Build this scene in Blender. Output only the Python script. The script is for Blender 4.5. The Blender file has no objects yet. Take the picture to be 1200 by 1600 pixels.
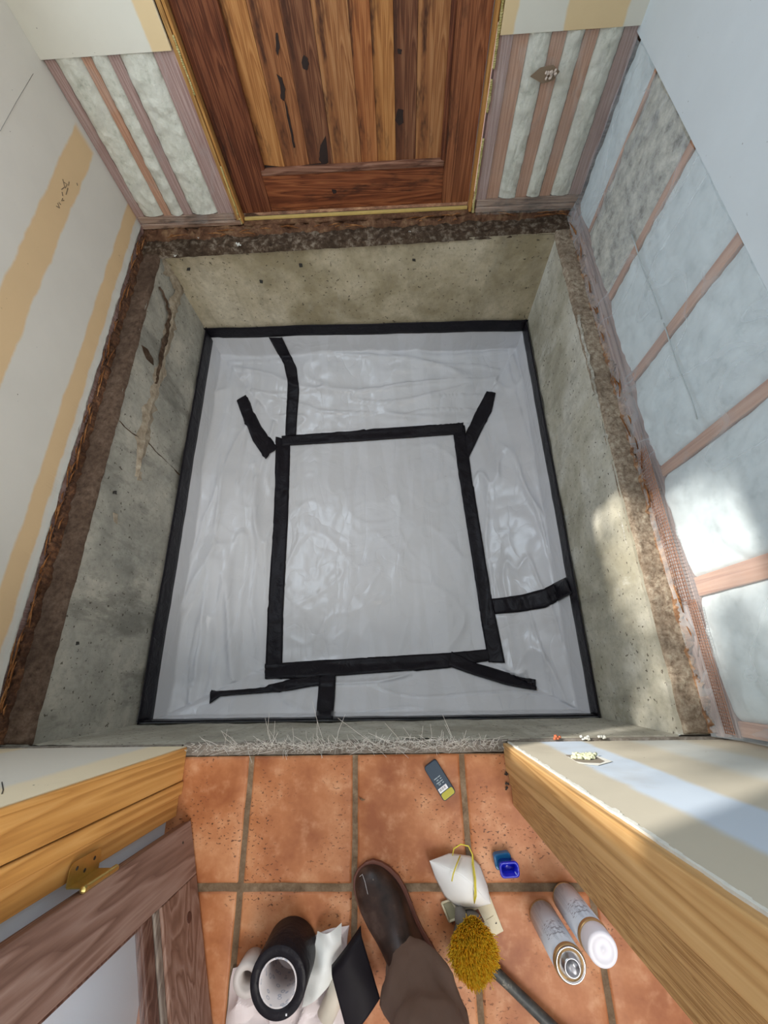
import bpy, bmesh, math, random
import numpy as np
from mathutils import Vector, Matrix, noise
from mathutils.bvhtree import BVHTree
random.seed(7)
S = bpy.context.scene
COL = S.collection
PI = math.pi

# ------------------------------------------------------------------ camera
F, CA, CB, CC, CH = 638.39, .3784, .053, -.0376, 1.4075
ROT = Matrix.Rotation(CC, 3, 'Z') @ Matrix.Rotation(CA, 3, 'X') @ Matrix.Rotation(CB, 3, 'Y')
CP = Vector((0, 0, CH))
cam_data = bpy.data.cameras.new('camera')
cam_data.sensor_fit = 'HORIZONTAL'
cam_data.sensor_width = 36
cam_data.lens = 36 * F / 1200
cam_data.clip_start = .02
cam = bpy.data.objects.new('camera', cam_data)
cam.matrix_world = Matrix.Translation(CP) @ ROT.to_4x4()
COL.objects.link(cam)
S.camera = cam

# ------------------------------------------------------------------ light
w = bpy.data.worlds.new('daylight')
S.world = w
w.use_nodes = True
bg = w.node_tree.nodes['Background']
bg.inputs[0].default_value = (.92, .96, 1.0, 1)
bg.inputs[1].default_value = .95
SUN_DIR = Vector((.75, -.42, -.50)).normalized()
sd = bpy.data.lights.new('sun', 'SUN')
sd.energy = 8.0
sd.angle = math.radians(1.2)
sd.color = (1, .94, .85)
so = bpy.data.objects.new('sun', sd)
so.rotation_euler = SUN_DIR.to_track_quat('-Z', 'Y').to_euler()
so.location = (-4, 3, 4)
COL.objects.link(so)


def area(name, loc, target, sx, sy, energy, color):
    d = bpy.data.lights.new(name, 'AREA')
    d.shape = 'RECTANGLE'
    d.size, d.size_y, d.energy, d.color = sx, sy, energy, color
    o = bpy.data.objects.new(name, d)
    o.location = loc
    o.rotation_euler = (Vector(target) - Vector(loc)).to_track_quat('-Z', 'Y').to_euler()
    COL.objects.link(o)


area('hall_fill_light', (.6, -1.5, 2.5), (-.4, 1.0, .2), 1.2, .8, 58, (1, .93, .84))  # added warm fill from the hall side, not a known lamp
area('window_daylight', (-1.22, 1.28, 1.52), (.9, .5, .4), 1.1, .75, 26, (.72, .86, 1))
S.view_settings.view_transform = 'Standard'
S.view_settings.look = 'None'
S.view_settings.gamma = 1
S.view_settings.use_curve_mapping = False
S.view_settings.exposure = -0.33


# ------------------------------------------------------------------ geometry helpers
def ray(px, py):
    return (ROT @ Vector(((px - 600) / F, -(py - 800) / F, -1))).normalized()


def U(px, py, ax, v):
    """point of the place seen at a pixel, on the plane axis = v"""
    d = ray(px, py)
    i = 'xyz'.index(ax)
    return CP + d * ((v - CP[i]) / d[i])


def UP(px, py, p0, n):
    d = ray(px, py)
    return CP + d * ((Vector(p0) - CP).dot(n) / d.dot(n))


class B:
    """collects faces, then becomes one mesh object"""
    def __init__(s):
        s.v, s.f, s.mi, s.sm = [], [], [], []

    def add(s, verts, faces, mi=0, smooth=False):
        o = len(s.v)
        s.v += [tuple(p) for p in verts]
        for f in faces:
            s.f.append([o + i for i in f])
            s.mi.append(mi)
            s.sm.append(smooth)
        return s

    def box(s, x0, x1, y0, y1, z0, z1, mi=0, m=None):
        v = [Vector((x, y, z)) for x in (x0, x1) for y in (y0, y1) for z in (z0, z1)]
        if m:
            v = [m @ p for p in v]
        return s.add(v, [(0, 1, 3, 2), (4, 6, 7, 5), (0, 4, 5, 1), (2, 3, 7, 6), (0, 2, 6, 4), (1, 5, 7, 3)], mi)

    def prism(s, poly, ext, mi=0):
        n = len(poly)
        a = [Vector(p) for p in poly]
        b = [p + Vector(ext) for p in a]
        f = [tuple(range(n)), tuple(range(2 * n - 1, n - 1, -1))]
        f += [(i, n + i, n + (i + 1) % n, (i + 1) % n) for i in range(n)]
        return s.add(a + b, f, mi)

    def tube(s, pts, rad, seg=6, mi=0, cap=True):
        pts = [Vector(p) for p in pts]
        if not hasattr(rad, '__len__'):
            rad = [rad] * len(pts)
        rings = []
        up = None
        for i, p in enumerate(pts):
            t = (pts[min(i + 1, len(pts) - 1)] - pts[max(i - 1, 0)])
            t = t.normalized() if t.length > 1e-9 else Vector((0, 0, 1))
            if up is None:
                up = t.orthogonal().normalized()
            up = (up - t * up.dot(t))
            up = up.normalized() if up.length > 1e-6 else t.orthogonal().normalized()
            sd_ = t.cross(up)
            rings.append([p + (up * math.cos(2 * PI * k / seg) + sd_ * math.sin(2 * PI * k / seg)) * rad[i] for k in range(seg)])
        v = [q for r in rings for q in r]
        f = [(i * seg + k, i * seg + (k + 1) % seg, (i + 1) * seg + (k + 1) % seg, (i + 1) * seg + k)
             for i in range(len(pts) - 1) for k in range(seg)]
        s.add(v, f, mi, True)
        if cap:
            o = len(s.v) - len(v)
            for c_ in (tuple(range(seg - 1, -1, -1)), tuple(range((len(pts) - 1) * seg, len(pts) * seg))):
                s.f.append([o + i for i in c_]); s.mi.append(mi); s.sm.append(False)
        return s

    def lathe(s, prof, seg=48, m=None, mi=0, close=False):
        n = len(prof)
        v = []
        for r, z in prof:
            for k in range(seg):
                v.append(Vector((r * math.cos(2 * PI * k / seg), r * math.sin(2 * PI * k / seg), z)))
        if m:
            v = [m @ p for p in v]
        f = [(i * seg + k, i * seg + (k + 1) % seg, ((i + 1) % n) * seg + (k + 1) % seg, ((i + 1) % n) * seg + k)
             for i in range(n if close else n - 1) for k in range(seg)]
        if not close:
            f += [tuple(range(seg - 1, -1, -1)), tuple(range((n - 1) * seg, n * seg))]
        return s.add(v, f, mi, True)

    def grid(s, fn, nu, nv, mi=0, smooth=True, wrap=False):
        v = [fn(i / (nu - 1), j / (nv - 1)) for j in range(nv) for i in range(nu)]
        f = [(j * nu + i, j * nu + i + 1, (j + 1) * nu + i + 1, (j + 1) * nu + i) for j in range(nv - 1) for i in range(nu - 1)]
        return s.add(v, f, mi, smooth)


def tag(o, label=None, cat=None, group=None, kind=None):
    if label: o['label'] = label
    if cat: o['category'] = cat
    if group: o['group'] = group
    if kind: o['kind'] = kind
    return o


def obj(name, b, mats, parent=None, bevel=0, solid=0, subsurf=0, flat=None, smooth_angle=None):
    v = np.array([tuple(p) for p in b.v], float)
    c = (v.min(0) + v.max(0)) / 2
    me = bpy.data.meshes.new(name)
    me.from_pydata([tuple(p) for p in (v - c)], [], b.f)
    me.polygons.foreach_set('material_index', b.mi)
    me.polygons.foreach_set('use_smooth', b.sm)
    if not isinstance(mats, (list, tuple)):
        mats = [mats]
    for m in mats:
        me.materials.append(m)
    bm = bmesh.new()
    bm.from_mesh(me)
    bmesh.ops.recalc_face_normals(bm, faces=bm.faces[:])
    bm.to_mesh(me)
    bm.free()
    me.update()
    o = bpy.data.objects.new(name, me)
    COL.objects.link(o)
    o.location = Vector(c)
    if parent:
        o.parent = parent
        pw, q = Vector(), parent
        while q:
            pw += q.location
            q = q.parent
        o.location = Vector(c) - pw
    if solid:
        m = o.modifiers.new('solid', 'SOLIDIFY'); m.thickness = solid; m.offset = -1
    if subsurf:
        m = o.modifiers.new('sub', 'SUBSURF'); m.levels = subsurf; m.render_levels = subsurf
    if bevel:
        m = o.modifiers.new('bevel', 'BEVEL'); m.width = bevel; m.segments = 2; m.limit_method = 'ANGLE'; m.angle_limit = .6
    return o


def empty(name, loc, label=None, cat=None, kind=None, group=None):
    o = bpy.data.objects.new(name, None)
    o.location = Vector(loc)
    o.empty_display_size = .05
    COL.objects.link(o)
    return tag(o, label, cat, group, kind)


def nz(p, s=1.0, seed=0.0):
    return noise.noise(Vector((p[0] * s + seed, p[1] * s + seed * 1.7, p[2] * s - seed)))


def fbm(p, s=1.0, seed=0.0, octs=4):
    return noise.fractal(Vector((p[0] * s + seed, p[1] * s + seed * 1.7, p[2] * s - seed)), 1.0, 2.0, octs)


# ------------------------------------------------------------------ material helpers
class Mat:
    def __init__(s, name, rough=.6, metal=0., spec=.5):
        s.m = bpy.data.materials.new(name)
        s.m.use_nodes = True
        s.t = s.m.node_tree
        s.b = s.t.nodes['Principled BSDF']
        s.b.inputs['Roughness'].default_value = rough
        s.b.inputs['Metallic'].default_value = metal
        s.b.inputs['Specular IOR Level'].default_value = spec
        s.c = s.t.nodes.new('ShaderNodeTexCoord').outputs['Object']
        s.p = s.t.nodes.new('ShaderNodeNewGeometry').outputs['Position']

    def n(s, typ, **kw):
        x = s.t.nodes.new('ShaderNode' + typ)
        for k, v in kw.items():
            setattr(x, k, v)
        return x

    def L(s, a, b):
        if hasattr(a, 'is_linked') or hasattr(a, 'links'):
            s.t.links.new(a, b)
        else:
            if isinstance(a, (tuple, list)) and len(a) == 3 and b.type == 'RGBA':
                a = tuple(a) + (1,)
            b.default_value = a

    def map(s, vec, scale=(1, 1, 1), rot=(0, 0, 0), loc=(0, 0, 0)):
        x = s.n('Mapping')
        s.L(vec, x.inputs['Vector'])
        x.inputs['Scale'].default_value = scale
        x.inputs['Rotation'].default_value = rot
        x.inputs['Location'].default_value = loc
        return x.outputs[0]

    def noise(s, vec, scale, detail=4, rough=.55, dist=0):
        x = s.n('TexNoise')
        s.L(vec, x.inputs['Vector'])
        x.inputs['Scale'].default_value = scale
        x.inputs['Detail'].default_value = detail
        x.inputs['Roughness'].default_value = rough
        x.inputs['Distortion'].default_value = dist
        return x.outputs['Fac']

    def voro(s, vec, scale, feature='F1'):
        x = s.n('TexVoronoi', feature=feature)
        s.L(vec, x.inputs['Vector'])
        x.inputs['Scale'].default_value = scale
        return x.outputs['Distance']

    def ramp(s, fac, stops):
        x = s.n('ValToRGB')
        s.L(fac, x.inputs[0])
        e = x.color_ramp.elements
        for i, (p, c) in enumerate(stops):
            if not isinstance(c, (tuple, list)):
                c = (c, c, c)
            el = e[i] if i < 2 else e.new(p)
            el.position = p
            el.color = tuple(c) + (1,)
        return x.outputs[0]

    def mix(s, fac, a, b, mode='MIX'):
        x = s.n('Mix', data_type='RGBA', blend_type=mode)
        s.L(fac, x.inputs[0])
        s.L(a, x.inputs[6])
        s.L(b, x.inputs[7])
        return x.outputs[2]

    def math(s, op, a, b=0., c=None, clamp=False):
        x = s.n('Math', operation=op, use_clamp=clamp)
        s.L(a, x.inputs[0])
        s.L(b, x.inputs[1])
        if c is not None:
            s.L(c, x.inputs[2])
        return x.outputs[0]

    def xyz(s, vec=None):
        x = s.n('SeparateXYZ')
        s.L(vec if vec is not None else s.p, x.inputs[0])
        return x.outputs

    def step(s, v, lo, hi):
        x = s.n('MapRange', interpolation_type='SMOOTHSTEP')
        s.L(v, x.inputs[0])
        x.inputs[1].default_value = lo
        x.inputs[2].default_value = hi
        return x.outputs[0]

    def band(s, v, lo, hi, soft):
        return s.math('MULTIPLY', s.step(v, lo - soft, lo + soft), s.math('SUBTRACT', 1., s.step(v, hi - soft, hi + soft)))

    def col(s, c):
        s.L(c, s.b.inputs['Base Color'])

    def bump(s, h, strength=.3, dist=.01):
        x = s.n('Bump')
        x.inputs['Strength'].default_value = strength
        x.inputs['Distance'].default_value = dist
        s.L(h, x.inputs['Height'])
        s.t.links.new(x.outputs[0], s.b.inputs['Normal'])


def plain(name, c, rough=.5, metal=0., spec=.5, var=.08, scale=30, bump=0):
    M = Mat(name, rough, metal, spec)
    n = M.noise(M.c, scale, 4)
    a = tuple(max(0, x * (1 - var)) for x in c)
    b = tuple(min(1, x * (1 + var)) for x in c)
    M.col(M.mix(n, a, b))
    if bump:
        M.bump(n, bump, .003)
    return M.m


def wood(name, dark, mid, light, axis='z', fine=60, ring=7, rough=.55, bump=.25, stretch=.05, stain=None, ringdist=3.0):
    M = Mat(name, rough, spec=.25)
    st = [1, 1, 1]
    st['xyz'.index(axis)] = stretch
    v = M.map(M.c, tuple(st))
    a = M.noise(v, ring, 3, .5, ringdist)
    rings = M.math('FRACT', M.math('MULTIPLY', a, 9.))
    rings = M.ramp(rings, [(0, 0.0), (.75, .9), (1, .15)])
    f = M.noise(v, fine * 3, 5, .65)
    g = M.math('MULTIPLY_ADD', rings, .55, M.math('MULTIPLY', f, .45))
    c = M.ramp(g, [(.12, dark), (.5, mid), (.85, light)])
    big = M.noise(M.c, 3, 3)
    c = M.mix(M.math('MULTIPLY', M.step(big, .45, .75), .35), c, dark)
    if stain:
        sn = M.noise(M.map(M.c, tuple(.25 if k == axis else 1 for k in 'xyz')), 9, 5, .7)
        c = M.mix(M.step(sn, .52, .68), c, stain)
    M.col(c)
    M.bump(g, bump, .002)
    return M.m


# ------------------------------------------------------------------ materials
def drywall(name, base, tan, kind):
    M = Mat(name, .85, spec=.2)
    X, Y, Z = M.xyz()[0], M.xyz()[1], M.xyz()[2]
    n = M.noise(M.p, 6, 5)
    wob = M.math('MULTIPLY', M.math('SUBTRACT', M.noise(M.p, 9, 4), .5), .03)
    c = M.mix(n, tuple(x * .93 for x in base), tuple(min(1, x * 1.05) for x in base))
    Zw = M.math('ADD', Z, wob)
    Xw = M.math('ADD', X, wob)
    masks = []
    if kind == 'left':
        endm = M.step(M.math('ADD', Y, wob), 2.14, 2.19)
        masks.append(M.math('MULTIPLY', M.band(Zw, .375, .485, .006), M.math('SUBTRACT', 1., endm)))
        masks.append(M.band(Zw, .078, .150, .006))
    if kind == 'back':
        masks.append(M.band(Xw, -.862, -.79, .005))
        masks.append(M.band(Xw, .40, .475, .005))
        masks.append(M.band(Xw, .648, .862, .005))
    for k in masks:
        c = M.mix(k, c, M.mix(n, tuple(x * .9 for x in tan), tan))
    if kind == 'front_right':
        blue = M.band(Xw, .395, .515, .012)
        c = M.mix(blue, c, (.52, .60, .70))
        c = M.mix(M.band(Xw, .66, .80, .03), c, (.50, .52, .50))
        dirt = M.step(M.noise(M.p, 4, 5), .5, .75)
        c = M.mix(M.math('MULTIPLY', dirt, .35), c, (.33, .29, .23))
    if kind == 'front_left':
        c = M.mix(M.band(Xw, -1.2, -.80, .02), c, (.68, .64, .56))
    if kind == 'left':
        c = M.mix(M.math('MULTIPLY', M.math('SUBTRACT', 1., M.step(Zw, .056, .066)), .7), c, (.72, .74, .70))
    sp = M.step(M.noise(M.p, 85, 3, .6), .735, .76)
    sp = M.math('MULTIPLY', sp, M.step(M.noise(M.p, 4, 2), .42, .62))
    c = M.mix(sp, c, (.10, .07, .05))
    M.col(c)
    M.bump(M.noise(M.p, 140, 3), .12, .002)
    return M.m


TAN = (.62, .43, .24)
m_dry_left = drywall('drywall_left', (.74, .71, .65), (.80, .58, .34), 'left')
m_dry_back = drywall('drywall_back', (.72, .70, .61), (.78, .60, .35), 'back')
m_dry_right = drywall('drywall_right', (.66, .72, .75), TAN, 'right')
m_dry_fr = drywall('drywall_front_right', (.52, .48, .39), TAN, 'front_right')
m_dry_fl = drywall('drywall_front_left', (.80, .68, .48), TAN, 'front_left')
m_dry_hall = drywall('drywall_hall', (.66, .72, .80), TAN, 'none')
m_gyp = plain('torn_gypsum', (.68, .68, .63), .9, var=.2, scale=60, bump=.6)


def concrete(name, a, b, c3, efflo=0., topstain=.0, seed=0., dark=.3):
    M = Mat(name, .85, spec=.25)
    P = M.map(M.p, (1, 1, 1), loc=(seed, seed, seed))
    n1 = M.noise(P, 2.6, 6, .6, .3)
    n2 = M.noise(P, 14, 6, .65)
    c = M.ramp(n1, [(.36, a), (.5, b), (.64, c3)])
    c = M.mix(M.math('MULTIPLY', M.step(n2, .4, .8), .5), c, tuple(x * .62 for x in b))
    v = M.noise(M.map(P, (1, 1, .12)), 12, 5, .6)
    c = M.mix(M.math('MULTIPLY', M.step(v, .55, .75), .45), c, tuple(x * .5 for x in b))
    if efflo:
        e = M.step(M.noise(M.map(P, (1, 1, .5)), 5.5, 7, .7), .55, .72)
        c = M.mix(M.math('MULTIPLY', e, efflo), c, (.62, .62, .56))
    hf = M.noise(P, 38, 8, .75)
    c = M.mix(M.math('MULTIPLY', M.step(hf, .45, .70), .38), c, tuple(x * .45 for x in b))
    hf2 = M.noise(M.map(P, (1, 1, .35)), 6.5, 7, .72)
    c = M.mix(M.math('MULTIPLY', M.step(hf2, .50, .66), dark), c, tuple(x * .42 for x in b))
    pits = M.step(M.noise(P, 62, 3, .5), .66, .69)
    c = M.mix(M.math('MULTIPLY', pits, .8), c, (.07, .055, .04))
    Z = M.xyz()[2]
    st = M.step(M.math('ADD', Z, M.math('MULTIPLY', M.math('SUBTRACT', n2, .5), .12)), -.07, .0)
    c = M.mix(M.math('MULTIPLY', st, topstain), c, (.10, .07, .045))
    M.col(c)
    h = M.math('ADD', M.math('MULTIPLY', n2, 1.), M.math('MULTIPLY', pits, -1.2))
    M.bump(h, .45, .006)
    return M.m


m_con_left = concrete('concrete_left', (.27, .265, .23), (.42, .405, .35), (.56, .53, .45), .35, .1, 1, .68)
m_con_back = concrete('concrete_back', (.36, .30, .185), (.56, .48, .335), (.70, .62, .47), .2, .35, 5)
m_con_right = concrete('concrete_right', (.36, .335, .25), (.52, .495, .40), (.66, .645, .57), .9, .1, 9)
m_con_front = concrete('concrete_front', (.32, .30, .24), (.44, .42, .35), (.54, .52, .45), .3, 0, 13)


def rot_mat(name, cols, bump=1.0, sc=18):
    M = Mat(name, .9, spec=.2)
    n = M.noise(M.p, sc, 8, .7)
    n2 = M.noise(M.p, 5, 4)
    c = M.ramp(n, [(.3, cols[0]), (.5, cols[1]), (.7, cols[2])])
    c = M.mix(M.math('MULTIPLY', M.step(n2, .4, .7), .5), c, cols[0])
    M.col(c)
    M.bump(n, bump, .008)
    return M.m


m_ledge_brown = rot_mat('ledge_stained_brown', [(.05, .03, .02), (.115, .075, .052), (.18, .13, .095)], .7, 45)
m_ledge_dark = rot_mat('ledge_rotten_dark', [(.025, .016, .01), (.085, .055, .035), (.32, .27, .21)], .9, 32)
m_ledge_right = rot_mat('ledge_sandy', [(.13, .09, .06), (.34, .27, .20), (.56, .50, .39)], .9, 60)
m_rust = rot_mat('splintered_wood', [(.10, .035, .012), (.30, .12, .04), (.55, .30, .13)], 1.0, 22)
m_rustdark = rot_mat('rotted_wood_dark', [(.05, .022, .012), (.16, .08, .045), (.32, .20, .11)], 1.0, 22)
m_mortar = rot_mat('mortar', [(.22, .17, .12), (.42, .35, .26), (.58, .51, .41)], .9, 30)
m_front_mortar = rot_mat('mortar_front', [(.14, .115, .09), (.26, .23, .195), (.40, .37, .33)], .9, 40)
m_brownstain = rot_mat('cavity_dark', [(.03, .018, .01), (.09, .055, .035), (.2, .14, .1)], .9, 30)

m_door_dark = wood('door_wood_dark', (.05, .014, .007), (.15, .045, .020), (.26, .095, .042), fine=50, stain=(.03, .013, .009), bump=.4)
m_door_rail = wood('door_wood_rail', (.07, .018, .008), (.24, .07, .026), (.36, .13, .05), 'x', stain=(.04, .016, .01), bump=.4)
m_pl = {}
for k, (d, m_, l) in dict(
        orange=((.27, .10, .03), (.44, .19, .06), (.56, .28, .10)),
        brown=((.15, .052, .02), (.30, .115, .045), (.40, .18, .075)),
        dark=((.08, .028, .015), (.18, .070, .034), (.29, .14, .07)),
        red=((.20, .06, .02), (.38, .14, .048), (.48, .21, .08)),
        mid=((.20, .072, .028), (.37, .16, .06), (.48, .25, .11))).items():
    m_pl[k] = wood('door_plank_' + k, d, m_, l, fine=45, stain=(.06, .024, .014), bump=.4)
m_pine_left = wood('jamb_pine_left', (.42, .19, .05), (.64, .33, .095), (.74, .42, .15), rough=.42, ring=9, bump=.12, stretch=.03, ringdist=1.2)
m_pine_right = wood('jamb_pine_right', (.38, .20, .065), (.62, .37, .15), (.72, .48, .22), rough=.45, ring=10, bump=.15, stretch=.03, ringdist=1.0)
m_pine_stripe = wood('jamb_pine_fluted', (.28, .14, .045), (.52, .30, .12), (.64, .41, .18), rough=.5, ring=22, bump=.4)
m_walnut = wood('weathered_wood', (.14, .075, .055), (.27, .165, .13), (.38, .265, .22), rough=.6, ring=5, bump=.2)
m_walnut_x = wood('weathered_wood_rail', (.15, .075, .05), (.27, .155, .115), (.38, .26, .21), 'y', rough=.6, ring=5, bump=.2)
m_bead = wood('bead_wood', (.06, .025, .017), (.13, .065, .048), (.22, .14, .11), 'y', rough=.5)
m_stud = wood('stud_wood', (.36, .16, .09), (.54, .29, .18), (.64, .39, .26), ring=5, rough=.7)
m_stud_dark = wood('stud_wood_purple', (.28, .16, .14), (.42, .28, .25), (.54, .39, .35), ring=5, rough=.7)
m_plate = wood('plate_wood', (.18, .09, .06), (.38, .25, .18), (.54, .41, .32), 'x', ring=6, rough=.8, stain=(.10, .06, .04))
m_plate_y = wood('plate_wood_y', (.20, .11, .09), (.34, .22, .18), (.45, .34, .29), 'y', ring=6, rough=.8)
m_frame_yel = wood('door_frame_wood', (.22, .10, .03), (.42, .22, .07), (.60, .38, .15), ring=10, stain=(.06, .035, .015))
m_foam = rot_mat('expanding_foam', [(.36, .30, .10), (.62, .53, .24), (.75, .68, .40)], .8, 60)
m_brass_strip = plain('brass_strip', (.78, .58, .20), .35, .3, var=.15)
m_brass = plain('brass', (.55, .43, .15), .32, .9, var=.15, scale=60)
m_dirt = plain('gap_dirt', (.04, .035, .03), .9)

# insulation
def insul(name, a, b, c3, soft=.8):
    M = Mat(name, .95, spec=.1)
    n = M.noise(M.p, 16, 9, .78)
    n2 = M.noise(M.p, 3.2, 3)
    c = M.ramp(n, [(.34, a), (.46, b), (.62, c3)])
    c = M.mix(M.math('MULTIPLY', M.step(n2, .52, .75), .45), c, a)
    M.col(c)
    M.bump(n, soft, .012)
    return M.m


m_ins_left = insul('insulation_left', (.50, .52, .43), (.76, .77, .67), (.88, .88, .78))
m_ins_right = insul('insulation_back_right', (.52, .54, .45), (.80, .81, .70), (.90, .90, .80))
m_ins_dirty = insul('insulation_dirty', (.12, .11, .09), (.46, .45, .39), (.80, .79, .69))
m_ins_blue = insul('insulation_pale', (.56, .64, .66), (.68, .76, .78), (.74, .82, .84), .35)


def film(name, milky, tint, rough=.25):
    M = Mat(name, rough, spec=.4)
    M.col(tint)
    nt = M.t
    tr = M.n('BsdfTransparent')
    mx = M.n('MixShader')
    w1 = M.noise(M.map(M.p, (1, .8, .5)), 5, 3, .45, .7)
    creases = M.step(M.math('SUBTRACT', 1., M.math('ABSOLUTE', M.math('MULTIPLY_ADD', w1, 12., -6.))), .55, 1.)
    fac = M.math('MULTIPLY_ADD', creases, .11, milky)
    fac = M.math('ADD', fac, M.math('MULTIPLY', M.step(M.noise(M.p, 3, 3), .4, .8), .12))
    nt.links.new(fac, mx.inputs[0])
    nt.links.new(tr.outputs[0], mx.inputs[1])
    nt.links.new(M.b.outputs[0], mx.inputs[2])
    nt.links.new(mx.outputs[0], nt.nodes['Material Output'].inputs[0])
    M.bump(w1, .3, .02)
    return M.m


m_film_l = film('clear_plastic_film', .06, (.62, .60, .58))
m_film_b = film('clear_plastic_film_back', .14, (.66, .64, .60))
m_film_r = film('milky_plastic_film', .22, (.72, .78, .82))


def sheet_mat():
    M = Mat('white_plastic_sheet', .26, spec=.45)
    X, Y = M.xyz()[0], M.xyz()[1]
    n = M.noise(M.p, 3, 3)
    c = M.mix(n, (.63, .635, .665), (.70, .705, .73))
    bands = M.noise(M.map(M.p, (5, .7, 1)), 2.2, 1)
    c = M.mix(M.math('MULTIPLY', M.step(bands, .45, .55), .35), c, (.58, .575, .58))
    sp = M.step(M.noise(M.p, 60, 2), .80, .82)
    c = M.mix(sp, c, (.2, .18, .17))
    M.col(c)
    w1 = M.noise(M.p, 4.2, 3, .45, .9)
    cr = M.math('ABSOLUTE', M.math('MULTIPLY_ADD', w1, 2., -1.))
    w2 = M.noise(M.map(M.p, (4, 1.0, 3)), 1.8, 2, .45, .6)
    cr2 = M.math('ABSOLUTE', M.math('MULTIPLY_ADD', w2, 2., -1.))
    h = M.math('ADD', M.math('MULTIPLY', M.math('POWER', cr, .6), .5), M.math('MULTIPLY', M.math('POWER', cr2, .6), .7))
    M.bump(h, .32, .018)
    return M.m


m_sheet = sheet_mat()
def tape_mat():
    M = Mat('black_tape', .4, spec=.16)
    n = M.noise(M.p, 14, 4, .6, 1.0)
    M.col(M.mix(n, (.008, .007, .009), (.016, .014, .019)))
    M.bump(n, .6, .012)
    return M.m
m_tape = tape_mat()


def tile_mat():
    M = Mat('terracotta_tile', .5, spec=.4)
    n = M.noise(M.p, 5.5, 5, .6)
    c = M.ramp(n, [(.34, (.29, .088, .028)), (.5, (.43, .160, .060)), (.66, (.58, .27, .125))])
    n3 = M.noise(M.p, 22, 5, .6)
    c = M.mix(M.math('MULTIPLY', M.step(n3, .5, .8), .45), c, (.66, .38, .22))
    v = M.noise(M.map(M.p, (1, 1.6, 1)), 105, 2, .5)
    dens = M.step(M.noise(M.p, 6, 4), .46, .60)
    thr = M.math('MULTIPLY', M.step(v, .615, .65), dens)
    c = M.mix(M.math('MULTIPLY', thr, .85), c, (.085, .03, .015))
    M.col(c)
    M.bump(M.math('SUBTRACT', M.math('MULTIPLY', n3, .5), thr), .4, .003)
    return M.m


m_tile = tile_mat()
m_grout = rot_mat('grout', [(.11, .07, .04), (.21, .145, .09), (.32, .24, .16)], .5, 40)

# ------------------------------------------------------------------ setting: pit
BOT = dict(bl=Vector((-1.226, 2.116, -.56)), br=Vector((.836, 2.042, -.56)), fr=Vector((.82, -.185, -.56)), fl=Vector((-1.199, -.183, -.56)))
TOP = dict(bl=Vector((-1.211, 2.086, -.02)), br=Vector((.834, 2.039, -.02)), fr=Vector((.811, -.182, -.02)), fl=Vector((-1.211, -.19, -.02)))


def lerp(a, b, t):
    return a + (b - a) * t


def foundation(name, k0, k1, out, mat, th=.24, seed=0, extra=0, ze=-1.2):
    """concrete wall with a rough inner face between two corners, thick outwards"""
    b = B()
    a0, a1, t0, t1 = BOT[k0], BOT[k1], TOP[k0], TOP[k1]
    out = Vector(out)

    def face(u, v):
        p = lerp(lerp(a0, a1, u), lerp(t0, t1, u), v * 1.0)
        e = 0 if u in (0, 1) else 1
        d = (fbm(p, 3, seed) * .006 + fbm(p, 22, seed) * .002) * e
        if v == 1:
            d += abs(fbm(p, 18, seed)) * .006 * e
        return p + out * d
    b.grid(face, 100, 34)
    # faces under the sheet, on top, outside
    lo0, lo1 = Vector((a0.x, a0.y, ze)), Vector((a1.x, a1.y, ze))
    b.add([lo0, lo1, a1, a0], [(0, 1, 2, 3)])
    b.add([t0, t1, t1 + out * th, t0 + out * th], [(0, 1, 2, 3)])
    b.add([lo0 + out * th, lo1 + out * th, t1 + out * th, t0 + out * th], [(0, 1, 2, 3)])
    for a, t, l in ((a0, t0, lo0), (a1, t1, lo1)):
        b.add([l, a, t, t + out * th, l + out * th], [(0, 1, 2, 3, 4)])
    b.add([lo0, lo1, lo1 + out * th, lo0 + out * th], [(0, 1, 2, 3)])
    o = obj(name, b, mat)
    return tag(o, kind='structure')


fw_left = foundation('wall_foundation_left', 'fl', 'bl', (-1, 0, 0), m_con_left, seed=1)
fw_back = foundation('wall_foundation_back', 'bl', 'br', (0, 1, 0), m_con_back, seed=2)
fw_right = foundation('wall_foundation_right', 'br', 'fr', (1, 0, 0), m_con_right, seed=3)
fw_front = foundation('wall_foundation_front', 'fr', 'fl', (0, -1, 0), m_con_front, th=.035, seed=4)


def relief(name, poly, axis, val, nrm, mat, parent, th=.006, seed=0, jag=.4):
    """irregular thin crust whose outline follows a pixel polyline on a wall"""
    pts = []
    n = len(poly)
    for i in range(n):
        a, c = Vector(poly[i]), Vector(poly[(i + 1) % n])
        for k in range(5):
            q = a.lerp(c, k / 5)
            j = jag * 4
            pts.append((q.x + noise.noise(Vector((q.x * .13, q.y * .13, seed))) * j, q.y + noise.noise(Vector((q.x * .13, q.y * .13, seed + 9))) * j))
    P3 = [U(x, y, axis, val) for x, y in pts]
    b = B()
    cen = sum(P3, Vector()) / len(P3)
    nv = Vector(nrm)
    m = len(P3)
    inner = [cen.lerp(p, .72) + nv * th for p in P3]
    mid = [cen.lerp(p, .92) + nv * th * .7 for p in P3]
    back = [p - nv * .004 for p in P3]
    V = inner + mid + back
    f = [tuple(range(m))]
    for k in range(2):
        f += [(k * m + i, k * m + (i + 1) % m, (k + 1) * m + (i + 1) % m, (k + 1) * m + i) for i in range(m)]
    b.add(V, f, 0, False)
    return obj(name, b, mat, parent)


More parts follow.
